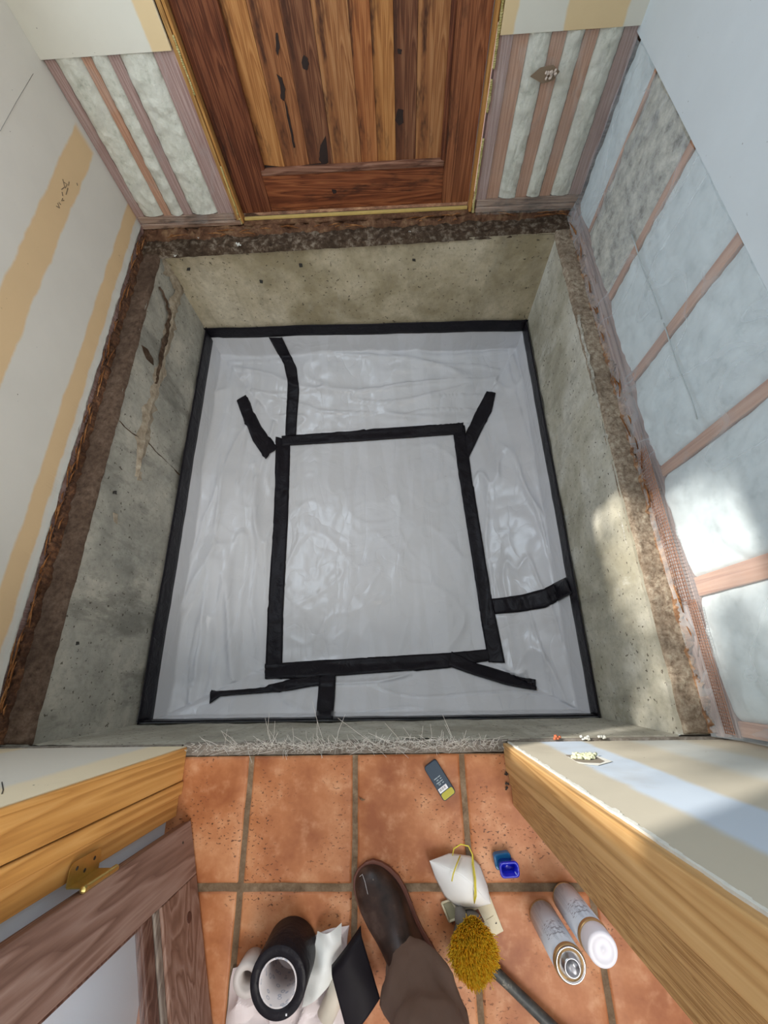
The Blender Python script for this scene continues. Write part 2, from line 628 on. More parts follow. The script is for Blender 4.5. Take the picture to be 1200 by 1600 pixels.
def ribbon_px(name, pts, axis, val, nrm, mat, parent, th=.005, seed=0):
    """crust along a pixel path with half widths: pts = (x, y, w)"""
    b = B()
    nv = Vector(nrm)
    P = []
    for i in range(len(pts) - 1):
        for k in range(6):
            t = k / 6
            x, y, w_ = [lerp(pts[i][j], pts[i + 1][j], t) for j in range(3)]
            P.append((x + noise.noise(Vector((y * .08, seed, 0))) * 3.5, y, w_ * (.65 + .7 * abs(noise.noise(Vector((y * .17, seed, 3))) * 2))))
    P.append(pts[-1])
    L_, C_, R_ = [], [], []
    for i, (x, y, w_) in enumerate(P):
        x0, y0, _ = P[max(i - 1, 0)]
        x1, y1, _ = P[min(i + 1, len(P) - 1)]
        d = Vector((x1 - x0, y1 - y0)).normalized()
        nx, ny = -d.y, d.x
        L_.append(U(x + nx * w_, y + ny * w_, axis, val) - nv * .002)
        R_.append(U(x - nx * w_, y - ny * w_, axis, val) - nv * .002)
        C_.append(U(x, y, axis, val) + nv * th * (1 + noise.noise(Vector((y * .2, seed, 5)))))
    m = len(P)
    f = []
    for i in range(m - 1):
        f += [(i, i + 1, m + i + 1, m + i), (m + i, m + i + 1, 2 * m + i + 1, 2 * m + i)]
    b.add(L_ + C_ + R_, f)
    return obj(name, b, mat, parent)


XL_, XR_, YB_ = -1.212, .826, 2.07
ribbon_px('mortar_crust', [(256, 396, 9), (272, 425, 12), (282, 450, 10), (272, 478, 8), (268, 500, 8), (262, 530, 10), (252, 565, 9), (243, 605, 12), (230, 655, 10), (224, 690, 10), (214, 745, 4)], 'x', XL_, (1, 0, 0), m_mortar, fw_left, .008, 2)
ribbon_px('dark_crack', [(249, 448, 1.2), (258, 465, 2.5), (266, 485, 3), (262, 520, 3.5), (255, 545, 4), (250, 575, 4), (244, 600, 2)], 'x', XL_ + .008, (1, 0, 0), m_brownstain, fw_left, .004, 5)
relief('spall', [(219, 538), (230, 545), (239, 560), (240, 572), (228, 562)], 'x', XL_, (1, 0, 0), m_brownstain, fw_left, .005, 3)
relief('spall', [(276, 440), (290, 442), (294, 450), (282, 452)], 'x', XL_, (1, 0, 0), m_brownstain, fw_left, .005, 8)
ribbon_px('hairline_crack', [(186, 657, .7), (206, 676, .9), (232, 692, 1), (256, 717, 1), (281, 742, 1)], 'x', XL_, (1, 0, 0), m_brownstain, fw_left, .0015, 7)
relief('mortar_crust', [(176, 800), (184, 803), (182, 822), (176, 815)], 'x', XL_, (1, 0, 0), m_mortar, fw_left, .004, 4)
relief('mortar_crust', [(214, 735), (222, 738), (220, 752), (214, 750)], 'x', XL_, (1, 0, 0), m_mortar, fw_left, .004, 6)
for i, (x, y) in enumerate([(180, 770), (121, 1005), (224, 587), (262, 822), (175, 910), (137, 985), (193, 885)]):
    relief('pit_hole', [(x - 2.5, y - 2.5), (x + 2.5, y - 2.5), (x + 2.5, y + 2.5), (x - 2.5, y + 2.5)], 'x', XL_, (1, 0, 0), m_dirt, fw_left, .002, i)
for i, (x, y) in enumerate([(647, 406), (470, 415), (408, 440), (826, 400), (294, 421)]):
    relief('pit_hole', [(x - 2.5, y - 2), (x + 2.5, y - 2), (x + 2.5, y + 2), (x - 2.5, y + 2)], 'y', YB_ - .012, (0, -1, 0), m_dirt, fw_back, .002, i)
relief('spall', [(822, 424), (838, 415), (846, 420), (840, 429), (826, 430)], 'y', YB_ - .015, (0, -1, 0), m_brownstain, fw_back, .005, 3)
ribbon_px('dark_stain', [(962, 965, 3), (972, 1000, 4), (985, 1040, 5), (995, 1080, 4), (1003, 1110, 3)], 'x', XR_, (-1, 0, 0), m_front_mortar, fw_right, .003, 3)
m_pale = rot_mat('pale_crust', [(.26, .24, .19), (.44, .42, .36), (.62, .61, .56)], .9, 60)
ribbon_px('mortar_crust', [(902, 492, 1.5), (905, 505, 3), (908, 520, 2), (915, 545, 1.2), (920, 565, 2.4), (926, 590, 3), (928, 602, 2), (934, 632, 1.6), (941, 660, 1.2), (946, 680, 2), (950, 700, 1)], 'x', XR_ - .002, (-1, 0, 0), m_pale, fw_right, .004, 3)
ribbon_px('mortar_crust', [(966, 800, 1), (972, 815, 2), (976, 835, 2.5), (980, 850, 1)], 'x', XR_ - .002, (-1, 0, 0), m_pale, fw_right, .004, 6)


# ------------------------------------------------------------------ ledges (top of the foundation) with rot and debris
def rough_slab(name, x0, x1, y0, y1, z0, z1, mat, amp=.01, sc=18, seed=0, nu=90, nv=14, parent=None, edge=.0, kind='structure', warp=None):
    """bumpy-topped slab; the long axis is found by itself"""
    b = B()

    def f(u, v):
        x, y = lerp(x0, x1, u), lerp(y0, y1, v)
        if warp:
            x, y = warp(x, y)
        p = Vector((x, y, z1))
        rim = min(u, 1 - u, v, 1 - v) < 1e-6
        e = fbm(p, sc, seed) * edge
        z = z0 if rim else z1 + fbm(p, sc, seed) * amp + fbm(p, sc * 3, seed) * amp * .5
        return Vector((x + (e if x1 - x0 < y1 - y0 else 0), y + (e if x1 - x0 >= y1 - y0 else 0), z))
    if x1 - x0 < y1 - y0:
        nu, nv = nv, nu
    b.grid(f, nu, nv)
    o = obj(name, b, mat, parent)
    if not parent and kind:
        o['kind'] = kind
    return o


BK = lambda x: lerp(2.197, 2.155, (x + 1.3) / 2.24)          # y of the back wall plane at x
rough_slab('trim_1', -1.305, -1.204, -.19, 2.10, -.03, -.008, m_ledge_brown, .004, 14, 1, 220, 14, edge=.006)
rough_slab('trim_2', -1.31, .94, 2.045, 2.22, -.03, -.004, m_ledge_dark, .012, 16, 2, 240, 20, edge=.006)
rough_slab('trim_3', .822, .945, -.185, 2.06, -.03, -.008, m_ledge_right, .005, 20, 3, 240, 16, edge=.004)
m_sillr = rot_mat('sill_crust', [(.10, .05, .03), (.30, .165, .09), (.56, .37, .22)], 1.0, 30)
sp_l = rough_slab('sill_plate', -1.306, -1.284, -.185, 2.17, -.02, .016, rot_mat('sill_left_shaded', [(.035, .018, .011), (.10, .048, .028), (.28, .13, .06)], 1.0, 40), .020, 22, 4, 500, 9, edge=.010)  # rot browns darkened to include the wall's shadow on this strip
sp_b = rough_slab('sill_plate', -1.30, .93, 2.14, 2.20, -.02, .022, m_rustdark, .016, 20, 5, 500, 12, edge=.012)
sp_r = rough_slab('sill_plate', .893, .926, -.18, 2.12, -.02, .012, m_sillr, .022, 26, 6, 500, 12, edge=.012)
# splinters lying on the plates
b = B()
for i in range(150):
    side = random.random()
    if side < .45:
        p = Vector((random.uniform(-1.30, -1.27), random.uniform(-.1, 2.1), .03)); d = Vector((random.uniform(-.15, .15), 1, random.uniform(-.1, .1)))
    elif side < .8:
        p = Vector((random.uniform(.885, .92), random.uniform(-.1, 2.0), .026)); d = Vector((random.uniform(-.2, .2), 1, random.uniform(-.1, .1)))
    else:
        p = Vector((random.uniform(-1.2, .85), random.uniform(2.10, 2.16), .03)); d = Vector((1, random.uniform(-.3, .3), random.uniform(-.1, .1)))
    l = random.uniform(.02, .12)
    b.tube([p, p + d * l * .5 + Vector((0, 0, .004)), p + d * l], [.0015, .003, .0008], 4)
tag(obj('wood_splinters', b, m_rust), 'loose reddish wood splinters scattered along the rotten ledges of the pit', 'splinters', kind='stuff')
# pale flakes on the back ledge
b = B()
for (x, y, s_) in [(372, 383, .012), (310, 372, .004), (275, 400, .006), (560, 350, .004), (640, 362, .004)]:
    c = U(x, y, 'z', .01)
    for k in range(6):
        q = c + Vector((random.uniform(-1, 1), random.uniform(-1, 1), random.random() * .4)) * s_
        b.tube([q, q + Vector((random.uniform(-1, 1), random.uniform(-1, 1), .5)) * s_ * .8], s_ * .28, 5)
tag(obj('plaster_flakes', b, m_gyp), 'white plaster crumbs on the dark rotten ledge below the exterior door', 'debris', kind='stuff')

# ------------------------------------------------------------------ upper walls
WH = 2.9
W1y0, W1y1, W1z0, W1z1 = .66, 1.90, 1.13, 1.93      # window opening in the left wall
wl = empty('wall_left', (-1.36, 1, 0), kind='structure')


def jag_edge(b, p0, p1, down, th, n, amp, seed, mi=0):
    pass


b = B()
LX = -1.30
# sheet of drywall with a ragged lower edge and a window hole
xs = [-.19 + 2.40 * i / 200 for i in range(201)]
low = [Vector((LX + fbm((y, 0, 0), 15, 3) * .003, y, .045 + fbm((y, 1, 0), 9, 2) * .012)) for y in xs]
topv = [Vector((LX, y, .12)) for y in xs]
bk = [p + Vector((-.014, 0, .0)) for p in low]
V = low + topv + bk
n_ = len(xs)
b.add(V, [(i, i + 1, n_ + i + 1, n_ + i) for i in range(n_ - 1)] + [(i, i + 1, 2 * n_ + i + 1, 2 * n_ + i) for i in range(n_ - 1)])
b.box(LX - .014, LX, -.19, 2.21, .12, W1z0)
b.box(LX - .014, LX, -.19, W1y0, W1z0, WH)
b.box(LX - .014, LX, W1y1, 2.21, W1z0, WH)
b.box(LX - .014, LX, W1y0, W1y1, W1z1, WH)
obj('drywall', b, m_dry_left, wl)
b = B()
b.box(LX - .13, LX - .016, -.19, 2.3, -.03, W1z0)
b.box(LX - .10, LX + .004, 2.205, 2.32, -.02, .5)
b.box(LX - .13, LX - .016, -.19, W1y0, W1z0, WH)
b.box(LX - .13, LX - .016, W1y1, 2.3, W1z0, WH)
b.box(LX - .13, LX - .016, W1y0, W1y1, W1z1, WH)
obj('wall_core', b, m_stud_dark, wl)
b = B()
b.grid(lambda u, v: (lambda y: Vector((LX - .006 + .008 * v * (1 - v) * 4 + fbm((y, v, 0), 40, 6) * .002 - .006 * (1 - v), y, .030 + .026 * v + fbm((y, v * .2, 0), 26, 3) * .007)))(lerp(-.185, 2.19, u)), 400, 5)
obj('torn_gypsum_edge', b, m_gyp, wl)
# pencil marks
b = B()
for st in [[(98, 280), (101, 292), (96, 296)], [(100, 285), (105, 288), (102, 294)], [(106, 294), (103, 304)], [(108, 284), (107, 290)], [(97, 300), (98, 306)], [(120, 286), (121, 290)],
           [(98, 310), (96, 314), (100, 313)], [(90, 317), (93, 325), (88, 322)], [(92, 316), (95, 320)]]:
    b.tube([U(x, y, 'x', LX + .0008) for x, y in st], .0015, 4)
obj('pencil_marks', b, plain('pencil', (.20, .14, .09), .8), wl)
b = B()
b.tube([U(x, y, 'x', LX + .001) for x, y in [(0, 205), (25, 160), (52, 115)]], .0006, 4)
obj('scratch_line', b, plain('scratch', (.25, .24, .22), .8), wl)
# window in the left wall (daylight comes in here)
wn = empty('window_1', (LX - .07, 1.28, W1z0), kind='structure')
b = B()
for a in ((W1y0, W1y0 + .035, W1z0, W1z1), (W1y1 - .035, W1y1, W1z0, W1z1), (W1y0, W1y1, W1z0, W1z0 + .035), (W1y0, W1y1, W1z1 - .035, W1z1)):
    b.box(LX - .11, LX - .03, a[0], a[1], a[2], a[3])
obj('window_frame', b, m_pine_left, wn)


# back wall: local x, z, depth d (positive goes into the wall)
def bx_back(b, x0, x1, z0, z1, d0, d1, mi=0):
    v = [Vector((x, BK(x) + d, z)) for x in (x0, x1) for d in (d0, d1) for z in (z0, z1)]
    return b.add(v, [(0, 1, 3, 2), (4, 6, 7, 5), (0, 4, 5, 1), (2, 3, 7, 6), (0, 2, 6, 4), (1, 5, 7, 3)], mi)


def back_x(px, py):
    p0 = Vector((-1.3, 2.197, 0)); n = Vector((.042, 2.24, 0)).normalized()
    return UP(px, py, p0, n)


wb = empty('wall_back', (-.2, 2.25, 0), kind='structure')
ZC = .668
ZCR = .648
b = B(); bx_back(b, -1.3, -.790, ZC, WH, -.012, 0); obj('drywall', b, m_dry_back, wb, .001)
b = B(); bx_back(b, .425, .94, ZCR, WH, -.012, 0); obj('drywall', b, m_dry_back, wb, .001)
b = B(); bx_back(b, -.79, .425, 2.06, WH, -.012, .1); obj('door_header', b, m_dry_back, wb, .001)
b = B(); bx_back(b, -1.3, .94, 2.06, WH, .1, .12); bx_back(b, -1.42, -.8, 0, 2.1, .1, .12); bx_back(b, .43, 1.05, 0, 2.1, .1, .12); obj('sheathing', b, m_rustdark, wb)
b = B(); b.box(-1.42, 1.06, 2.235, 2.33, -.03, .03); b.box(.925, 1.06, 2.19, 2.33, -.03, 1.0); b.box(.86, .95, 2.172, 2.2, -.02, .03); obj('corner_block', b, m_plate, wb)


def stud_back(x0, x1, z1, mat, d=.004):
    b = B()
    bx_back(b, x0, x1, .085, z1, d, .09)
    return obj('stud', b, mat, wb, .002)


stud_back(-1.297, -1.255, ZC, m_stud_dark)
stud_back(-1.150, -1.112, ZC, m_stud)
stud_back(-1.047, -1.002, ZC, m_stud_dark)
stud_back(-.868, -.785, ZC, m_stud_dark, .0)
stud_back(.425, .475, ZCR, m_stud_dark, 0)
stud_back(.476, .535, ZCR, m_stud, .006)
stud_back(.617, .670, ZCR, m_stud)
stud_back(.735, .786, ZCR, m_stud)
stud_back(.875, .935, ZCR, m_stud_dark)


def batt(name, fn, mat, parent, nu=40, nv=60):
    b = B(); b.grid(fn, nu, nv)
    return obj(name, b, mat, parent)


for i, (x0, x1, z1) in enumerate([(-1.255, -1.15, ZC), (-1.112, -1.047, ZC), (-1.002, -.868, ZC)]):
    batt('insulation_batt', lambda u, v, x0=x0, x1=x1, z1=z1: (lambda x, z: Vector((x, BK(x) + .016 - .022 * math.sin(PI * u) ** .5 - abs(fbm((x, z, i), 14, 2)) * .012, z)))(lerp(x0, x1, u), lerp(.09, z1, v)), m_ins_left, wb)
for i, (x0, x1, z1) in enumerate([(.535, .617, ZCR), (.67, .735, ZCR), (.786, .875, ZCR)]):
    batt('insulation_batt', lambda u, v, x0=x0, x1=x1, z1=z1: (lambda x, z: Vector((x, BK(x) + .016 - .022 * math.sin(PI * u) ** .5 - abs(fbm((x, z, i), 14, 8)) * .012, z)))(lerp(x0, x1, u), lerp(.09, z1, v)), m_ins_right, wb)
for (x0, x1) in ((-1.29, -.765), (.43, .925)):
    b = B(); bx_back(b, x0, x1, .028, .052, -.008, .09); obj('bottom_plate', b, m_plate, wb, .004)
    b = B(); bx_back(b, x0, x1, .054, .086, -.002, .09); obj('bottom_plate', b, m_plate, wb, .004)
# plastic films
b = B()
b.grid(lambda u, v: (lambda x, z: Vector((x, BK(x) - .016 - abs(fbm((x, z, 0), 7, 4)) * .004, z)))(lerp(-1.28, -.79, u), lerp(.05, ZC + .004, v)), 40, 50)
obj('plastic_film', b, m_film_l, wb)
b = B()
b.grid(lambda u, v: (lambda x, z: Vector((x, BK(x) - .022 - abs(fbm((x, z, 0), 9, 6)) * .010, z)))(lerp(.43, .915, u), lerp(.03, ZCR + .004, v)), 60, 70)
obj('plastic_film', b, m_film_b, wb)
# cut hole in the film showing a pale clump
p = [back_x(x, y) for x, y in [(826, 112), (842, 98), (862, 94), (872, 104), (862, 118), (845, 123)]]
b = B(); b.prism([q + Vector((0, -.036, 0)) for q in p], (0, .002, 0)); obj('film_cut', b, plain('brown_cut', (.24, .17, .11), .8), wb)
b = B()
for k in range(14):
    q = back_x(858 + random.uniform(-8, 8), 107 + random.uniform(-5, 5)) + Vector((0, -.040, 0))
    b.tube([q, q + Vector((random.uniform(-.01, .01), -.004, random.uniform(-.01, .01)))], .004, 5)
obj('foam_clump', b, plain('pink_foam', (.66, .55, .47), .9, bump=.5), wb)

# right wall: drywall above, open framing with film below
wr = empty('wall_right', (1.0, 1, 0), kind='structure')
RX = .935
ZR = .628
b = B(); b.box(RX - .013, RX, -.19, 2.2, ZR, WH); obj('drywall', b, m_dry_right, wr, .001)
b = B(); b.box(RX + .1, RX + .12, -.19, 2.3, 0, WH); obj('sheathing', b, m_rustdark, wr)
studs_r = [(1.935, .018), (1.506, .034), (1.078, .040), (.658, .040), (.244, .060), (-.16, .04)]
for y, wd in studs_r:
    b = B(); b.box(RX + .004, RX + .09, y - wd / 2, y + wd / 2, .055, ZR)
    obj('stud', b, m_stud, wr, .002)
prev = 2.15
for i, (y, wd) in enumerate(studs_r):
    y1, y0 = prev, y + wd / 2
    prev = y - wd / 2
    mt = m_ins_dirty if i == 1 else m_ins_blue
    batt('insulation_batt', lambda u, v, y0=y0, y1=y1: (lambda yy, z: Vector((RX + .018 - .022 * math.sin(PI * u) ** .4 - abs(fbm((yy, z, i), 8, 5)) * .012, yy, z)))(lerp(y0, y1, u), lerp(.056, ZR, v)), mt, wr, 50, 60)
b = B(); b.box(RX + .002, RX + .09, -.185, 2.14, .0, .054); obj('bottom_plate', b, m_plate_y, wr, .003)
b = B(); b.box(RX - .03, RX + .001, -.185, 2.13, -.005, .03); obj('bottom_plate', b, m_plate_y, wr, .006)
# milky film, sagging out at the foot
b = B()
def filmr(u, v):
    y, z = lerp(-.185, 2.13, u), lerp(.0, ZR + .004, v)
    out = .018 + abs(fbm((y, z * .6, 0), 3.5, 4)) * .016 + .022 * max(0, 1 - v * 7)
    return Vector((RX - out, y, z))
b.grid(filmr, 150, 60)
obj('plastic_film', b, m_film_r, wr)
b = B()
for (z, y0, y1) in ((.321, 1.10, 1.52), (.321, .70, 1.08)):
    b.tube([Vector((RX - .030, lerp(y0, y1, k / 8), z + .003 * math.sin(k))) for k in range(9)], .0022, 5)
obj('film_seam', b, plain('seam', (.42, .47, .48), .5), wr)
# rusty wire lath showing at the front corner of the right wall
b = B()
for k in range(5):
    z = .052 + k * .009
    b.tube([Vector((RX - .034, -.17, z)), Vector((RX - .034, .20, z))], .0009, 4)
for k in range(42):
    y = -.17 + k * .009
    b.tube([Vector((RX - .0345, y, .05)), Vector((RX - .0345, y, .09))], .0009, 4)
for k in range(6):
    z = .03 + k * .011
    b.tube([Vector((RX - .046, .2, z)), Vector((RX - .046, .75, z))], .0009, 4)
for k in range(46):
    y = .2 + k * .0118
    b.tube([Vector((RX - .046, y, .03)), Vector((RX - .046, y, .09))], .0009, 4)
obj('wire_lath', b, plain('rusty_lath', (.42, .20, .12), .6, .3, var=.3), wr)

# walls of the doorway (facing the pit) and hall walls
FY = -.193
wfl = empty('wall_front_left', (-1.0, -.27, 0), kind='structure')
b = B(); b.box(-1.46, -.684, FY - .014, FY, .0, WH); obj('drywall', b, m_dry_fl, wfl, .001)
b = B(); b.box(-1.46, -.70, -.345, FY - .015, .0, WH); obj('wall_core', b, m_dry_hall, wfl)
b = B(); b.tube([U(3, 1222, 'y', FY + .001), U(5, 1234, 'y', FY + .001), U(3, 1240, 'y', FY + .001)], .001, 4)
obj('pencil_marks', b, m_dirt, wfl)
wfr = empty('wall_front_right', (.6, -.27, 0), kind='structure')
b = B(); b.box(.30, 1.06, FY - .014, FY, .0, WH); obj('drywall', b, m_dry_fr, wfr, .001)
b = B(); b.box(.31, 1.06, -.345, FY - .015, .0, WH); obj('wall_core', b, m_dry_hall, wfr)
b = B()
for i in range(90):
    z = i * .014
    a = .297 + fbm((z, 0, 0), 16, 3) * .002
    b.box(a, .301 + abs(fbm((z, 0, 0), 22, 9)) * .007, FY - .004, FY + .0018, z, z + .0141)
obj('joint_compound_edge', b, m_gyp, wfr)
# outlet cut-out with a pale clump in it
cx = .409
pz = lambda x, y: U(x, y, 'y', FY + .001)
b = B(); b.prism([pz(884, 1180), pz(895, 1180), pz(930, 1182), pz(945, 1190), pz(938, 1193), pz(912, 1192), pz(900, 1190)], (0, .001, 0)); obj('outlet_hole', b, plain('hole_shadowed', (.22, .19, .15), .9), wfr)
b = B(); b.prism([pz(888, 1183), pz(905, 1176), pz(930, 1180), pz(957, 1190), pz(935, 1196), pz(905, 1193)], (0, .0006, 0)); obj('paint_patch', b, m_gyp, wfr)
b = B()
for k in range(60):
    q = pz(914 + random.uniform(-15, 15), 1184 + random.uniform(-3.5, 3.5)) + Vector((0, .003, 0))
    b.tube([q, q + Vector((random.uniform(-.012, .012), .002, random.uniform(-.006, .012)))], .0035, 6)
obj('foam_clump', b, plain('pale_green_foam', (.60, .62, .42), .9, bump=.5, var=.25), wfr)

for nm, a in (('wall_hall_left', (-1.60, -.712, -3.2, -.347, .0005, WH)), ('wall_hall_right', (1.06, 1.2, -3.2, -.19, -.05, WH))):
    b = B(); b.box(*a); tag(obj(nm, b, m_dry_hall), kind='structure')

# ------------------------------------------------------------------ tiled floor
b = B()
b.box(-1.46, 1.06, -3.2, -.222, -.05, -.006, 1)
T = .317
gr = .0075
rnd = random.Random(4)
for i in range(-4, 5):
    for j in range(0, 9):
        x0, x1 = -.477 + T * i + gr, -.477 + T * (i + 1) - gr
        y1, y0 = -.2225 - T * j - (gr if j else 0), -.2197 - T * (j + 1) + gr
        x0, x1 = max(x0, -1.459), min(x1, 1.059)
        if x1 - x0 < .03:
            continue
        dz = rnd.uniform(-.0008, .0008)
        # a tile: rounded slab with a softly worn rim
        N = 12
        def tf(u, v):
            e = min(u, 1 - u) * (x1 - x0), min(v, 1 - v) * (y1 - y0)
            m = min(e)
            z = -.001 + dz - .006 * max(0, 1 - m / .006) ** 2
            x, y = lerp(x0, x1, u), lerp(y0, y1, v)
            return Vector((x + fbm((x, y, 0), 14, 1) * .0016, y + fbm((x, y, 3), 14, 1) * .0016, z))
        us = [0, .01, .025] + [k / 8 for k in range(1, 8)] + [.975, .99, 1]
        V = [tf(u, v) for v in us for u in us]
        m = len(us)
        b.add(V, [(q * m + p, q * m + p + 1, (q + 1) * m + p + 1, (q + 1) * m + p) for q in range(m - 1) for p in range(m - 1)], 0, True)
fl = tag(obj('floor', b, [m_tile, m_grout]), kind='structure')
# rough mortar edge between pit and tiles
rough_slab('trim_4', -.70, .30, -.2225, -.186, -.03, -.004, m_front_mortar, .007, 30, 9, 240, 12, edge=.003)
b = B(); b.box(-1.46, -.70, -.222, -.19, -.05, -.002); b.box(.30, 1.06, -.222, -.187, -.05, -.002)
tag(obj('trim_5', b, m_front_mortar), kind='structure')
# soil under the sheet
b = B(); b.box(-1.23, .85, -.2, 2.12, -1.25, -1.15); tag(obj('floor_pit_soil', b, m_ledge_brown), kind='structure')

# glass-fibre strands sticking out of the front edge
b = B()
rf = random.Random(11)
dens = [(-.66, .02), (-.58, .25), (-.5, .5), (-.42, 1), (-.34, 1), (-.28, .9), (-.24, .2), (-.18, .25), (-.12, .8), (-.06, 1), (0, .7), (.06, 1), (.12, .8), (.18, .5), (.24, .3)]
for (cx_, wgt) in dens:
    for k in range(int(58 * wgt) + 4):
        x = cx_ + rf.uniform(-.045, .045)
        p = Vector((x, -.192 + rf.uniform(-.016, .006), .002 + rf.uniform(0, .004)))
        l = rf.uniform(.012, .055) if rf.random() < .88 else rf.uniform(.06, .13)
        d = Vector((rf.gauss(0, .28), rf.uniform(-.1, .6), rf.uniform(.45, 1))).normalized()
        k1 = Vector((rf.gauss(0, .25), rf.gauss(0, .2), 0)) * l
        pts = [p, p + d * l * .5 + k1 * .3, p + d * l + k1]
        b.tube(pts, [.0007, .0006, .0004], 3, cap=False)
for k in range(260):
    x = rf.uniform(-.67, .28)
    p = Vector((x, rf.uniform(-.21, -.187), .001))
    d = Vector((rf.gauss(0, 1), rf.gauss(0, .6), rf.uniform(.1, .8))).normalized() * rf.uniform(.006, .014)
    b.tube([p, p + d], .0006, 3, cap=False)
tag(obj('fibre_strands', b, plain('glass_fibre', (.82, .80, .74), .5)), 'frayed white glass fibre strands along the front rim of the pit', 'fibres', kind='stuff')

# ------------------------------------------------------------------ exterior door in the back wall
d1 = empty('door_1', (-.2, 2.23, .05), kind='structure')
DD = .03                                                   # door face depth behind the wall plane
def dpl(px, py, d=DD):
    p0 = Vector((-1.3, 2.197 + d, 0)); n = Vector((.042, 2.24, 0)).normalized()
    return UP(px, py, p0, n)
DZ0, DZ1 = .06, 2.04
sl = (-.752, -.60); srt = (.262, .395)
b = B(); bx_back(b, sl[0], sl[1], DZ0, DZ1, DD, DD + .045); obj('stile', b, m_door_dark, d1, .003)
b = B(); bx_back(b, srt[0], srt[1], DZ0, DZ1, DD, DD + .045); obj('stile', b, wood('door_wood_right', (.10, .03, .013), (.26, .09, .036), (.38, .15, .065), stain=(.05, .02, .012)), d1, .003)
b = B(); bx_back(b, sl[1], srt[0], DZ0, .232, DD + .001, DD + .045); obj('rail', b, m_door_rail, d1, .003)
b = B(); bx_back(b, sl[1], srt[0], 1.9, DZ1, DD + .001, DD + .045); obj('rail', b, m_door_rail, d1, .003)
edges = [sl[1]] + [dpl(x, 200).x for x in (430, 472, 512, 560, 588, 618, 650)] + [srt[0]]
for i, c_ in enumerate(['orange', 'brown', 'dark', 'mid', 'red', 'orange', 'dark', 'mid']):
    b = B(); bx_back(b, edges[i] + .0006, edges[i + 1] - .0006, .232, 1.9, DD + .016 + (i % 2) * .0015, DD + .035)
    obj('plank', b, m_pl[c_], d1, .001)
b = B(); bx_back(b, sl[1] - .01, srt[0] + .01, .22, 1.92, DD + .037, DD + .044); obj('panel_back', b, m_door_dark, d1)
for (a0, a1, z0, z1) in ((sl[1] - .002, sl[1] + .022, .232, 1.9), (srt[0] - .018, srt[0] + .002, .232, 1.9)):
    b = B(); bx_back(b, a0, a1, z0, z1, DD - .004, DD + .02); obj('panel_bead', b, m_door_dark, d1, .006)
b = B(); bx_back(b, sl[1], srt[0], .222, .250, DD - .006, DD + .02); obj('panel_bead', b, wood('bead_pale', (.10, .04, .025), (.22, .10, .06), (.36, .20, .14), 'x', stain=(.05, .02, .012)), d1, .007)
def blot(poly, d=DD + .0145, mat=m_dirt, name='knot_hole'):
    pts = []
    for i in range(len(poly)):
        a, c = Vector(poly[i]), Vector(poly[(i + 1) % len(poly)])
        for k in range(4):
            q = a.lerp(c, k / 4)
            pts.append(dpl(q.x + noise.noise(Vector((q.x * .3, q.y * .3, 1))) * 1.5, q.y, d))
    b = B(); b.prism(pts, (0, .003, 0)); obj(name, b, mat, d1)
m_knot = plain('knot_dark', (.022, .01, .007), .8, var=.5)
blot([(474, 86), (480, 90), (483, 100), (480, 110), (474, 108), (471, 98)], mat=m_knot)
blot([(431, 52), (434, 52), (437, 75), (434, 88), (431, 80)], mat=m_knot, name='split')
blot([(432, 116), (440, 122), (446, 140), (444, 158), (439, 154), (438, 134)], mat=m_knot, name='split')
blot([(444, 156), (446, 160), (455, 195), (461, 230), (459, 232), (450, 190)], mat=m_knot, name='split')
blot([(500, 228), (509, 212), (513, 254), (505, 259), (498, 250)], mat=m_knot, name='stain')
blot([(412, 258), (450, 262), (500, 255), (512, 258), (500, 263), (440, 268), (414, 266)], mat=m_knot, name='stain')
blot([(640, 254), (677, 248), (676, 253), (640, 258)], mat=m_knot, name='stain')
blot([(519, 296), (525, 297), (526, 302), (520, 303)], DD - .001, m_knot)
blot([(622, 76), (628, 78), (627, 85), (621, 84)], mat=m_knot)
blot([(622, 170), (630, 172), (630, 192), (624, 196), (617, 188)], mat=m_knot)
# frame around the door
tf_ = empty('trim_6', (-.2, 2.2, 0), kind='structure')
b = B(); bx_back(b, -.786, -.768, .03, 2.06, -.004, .08); obj('door_jamb', b, m_frame_yel, tf_, .002)
b = B(); bx_back(b, -.766, -.755, .03, 2.06, -.001, .05); obj('door_jamb', b, wood('jamb_orange', (.30, .13, .03), (.50, .24, .07), (.6, .34, .12)), tf_, .002)
b = B(); bx_back(b, .398, .412, .03, 2.06, -.001, .05); obj('door_jamb', b, wood('jamb_orange_r', (.30, .13, .03), (.50, .24, .07), (.6, .34, .12)), tf_, .002)
b = B()
for i in range(150):
    z = .03 + i * .0066
    if fbm((z, 0, 5), 7, 1) > -.25:
        q = Vector((.419, BK(.42) - .003, z))
        b.tube([q, q + Vector((fbm((z, 0, 0), 20, 3) * .004, -.003, .0075))], .0045 + abs(fbm((z, 2, 0), 25, 3)) * .004, 6)
obj('foam_bead', b, m_foam, tf_)
b = B()
for i in range(150):
    z = .03 + i * .0066
    if fbm((z, 0, 8), 6, 1) > .02:
        q = Vector((-.767, BK(-.767) - .003, z))
        b.tube([q, q + Vector((fbm((z, 0, 0), 20, 3) * .004, -.001, .0075))], .003 + abs(fbm((z, 2, 0), 25, 3)) * .003, 6)
obj('foam_bead', b, m_foam, tf_)
b = B(); bx_back(b, -.7705, -.7655, .12, .25, -.008, -.002); obj('strike_plate', b, m_brass_strip, tf_)
b = B(); bx_back(b, -.75, .392, .036, .046, .012, .028); obj('brass_weatherstrip', b, m_brass_strip, tf_, .001)
b = B(); bx_back(b, -.755, .40, .022, .034, -.012, .09); obj('threshold', b, m_rustdark, tf_, .003)

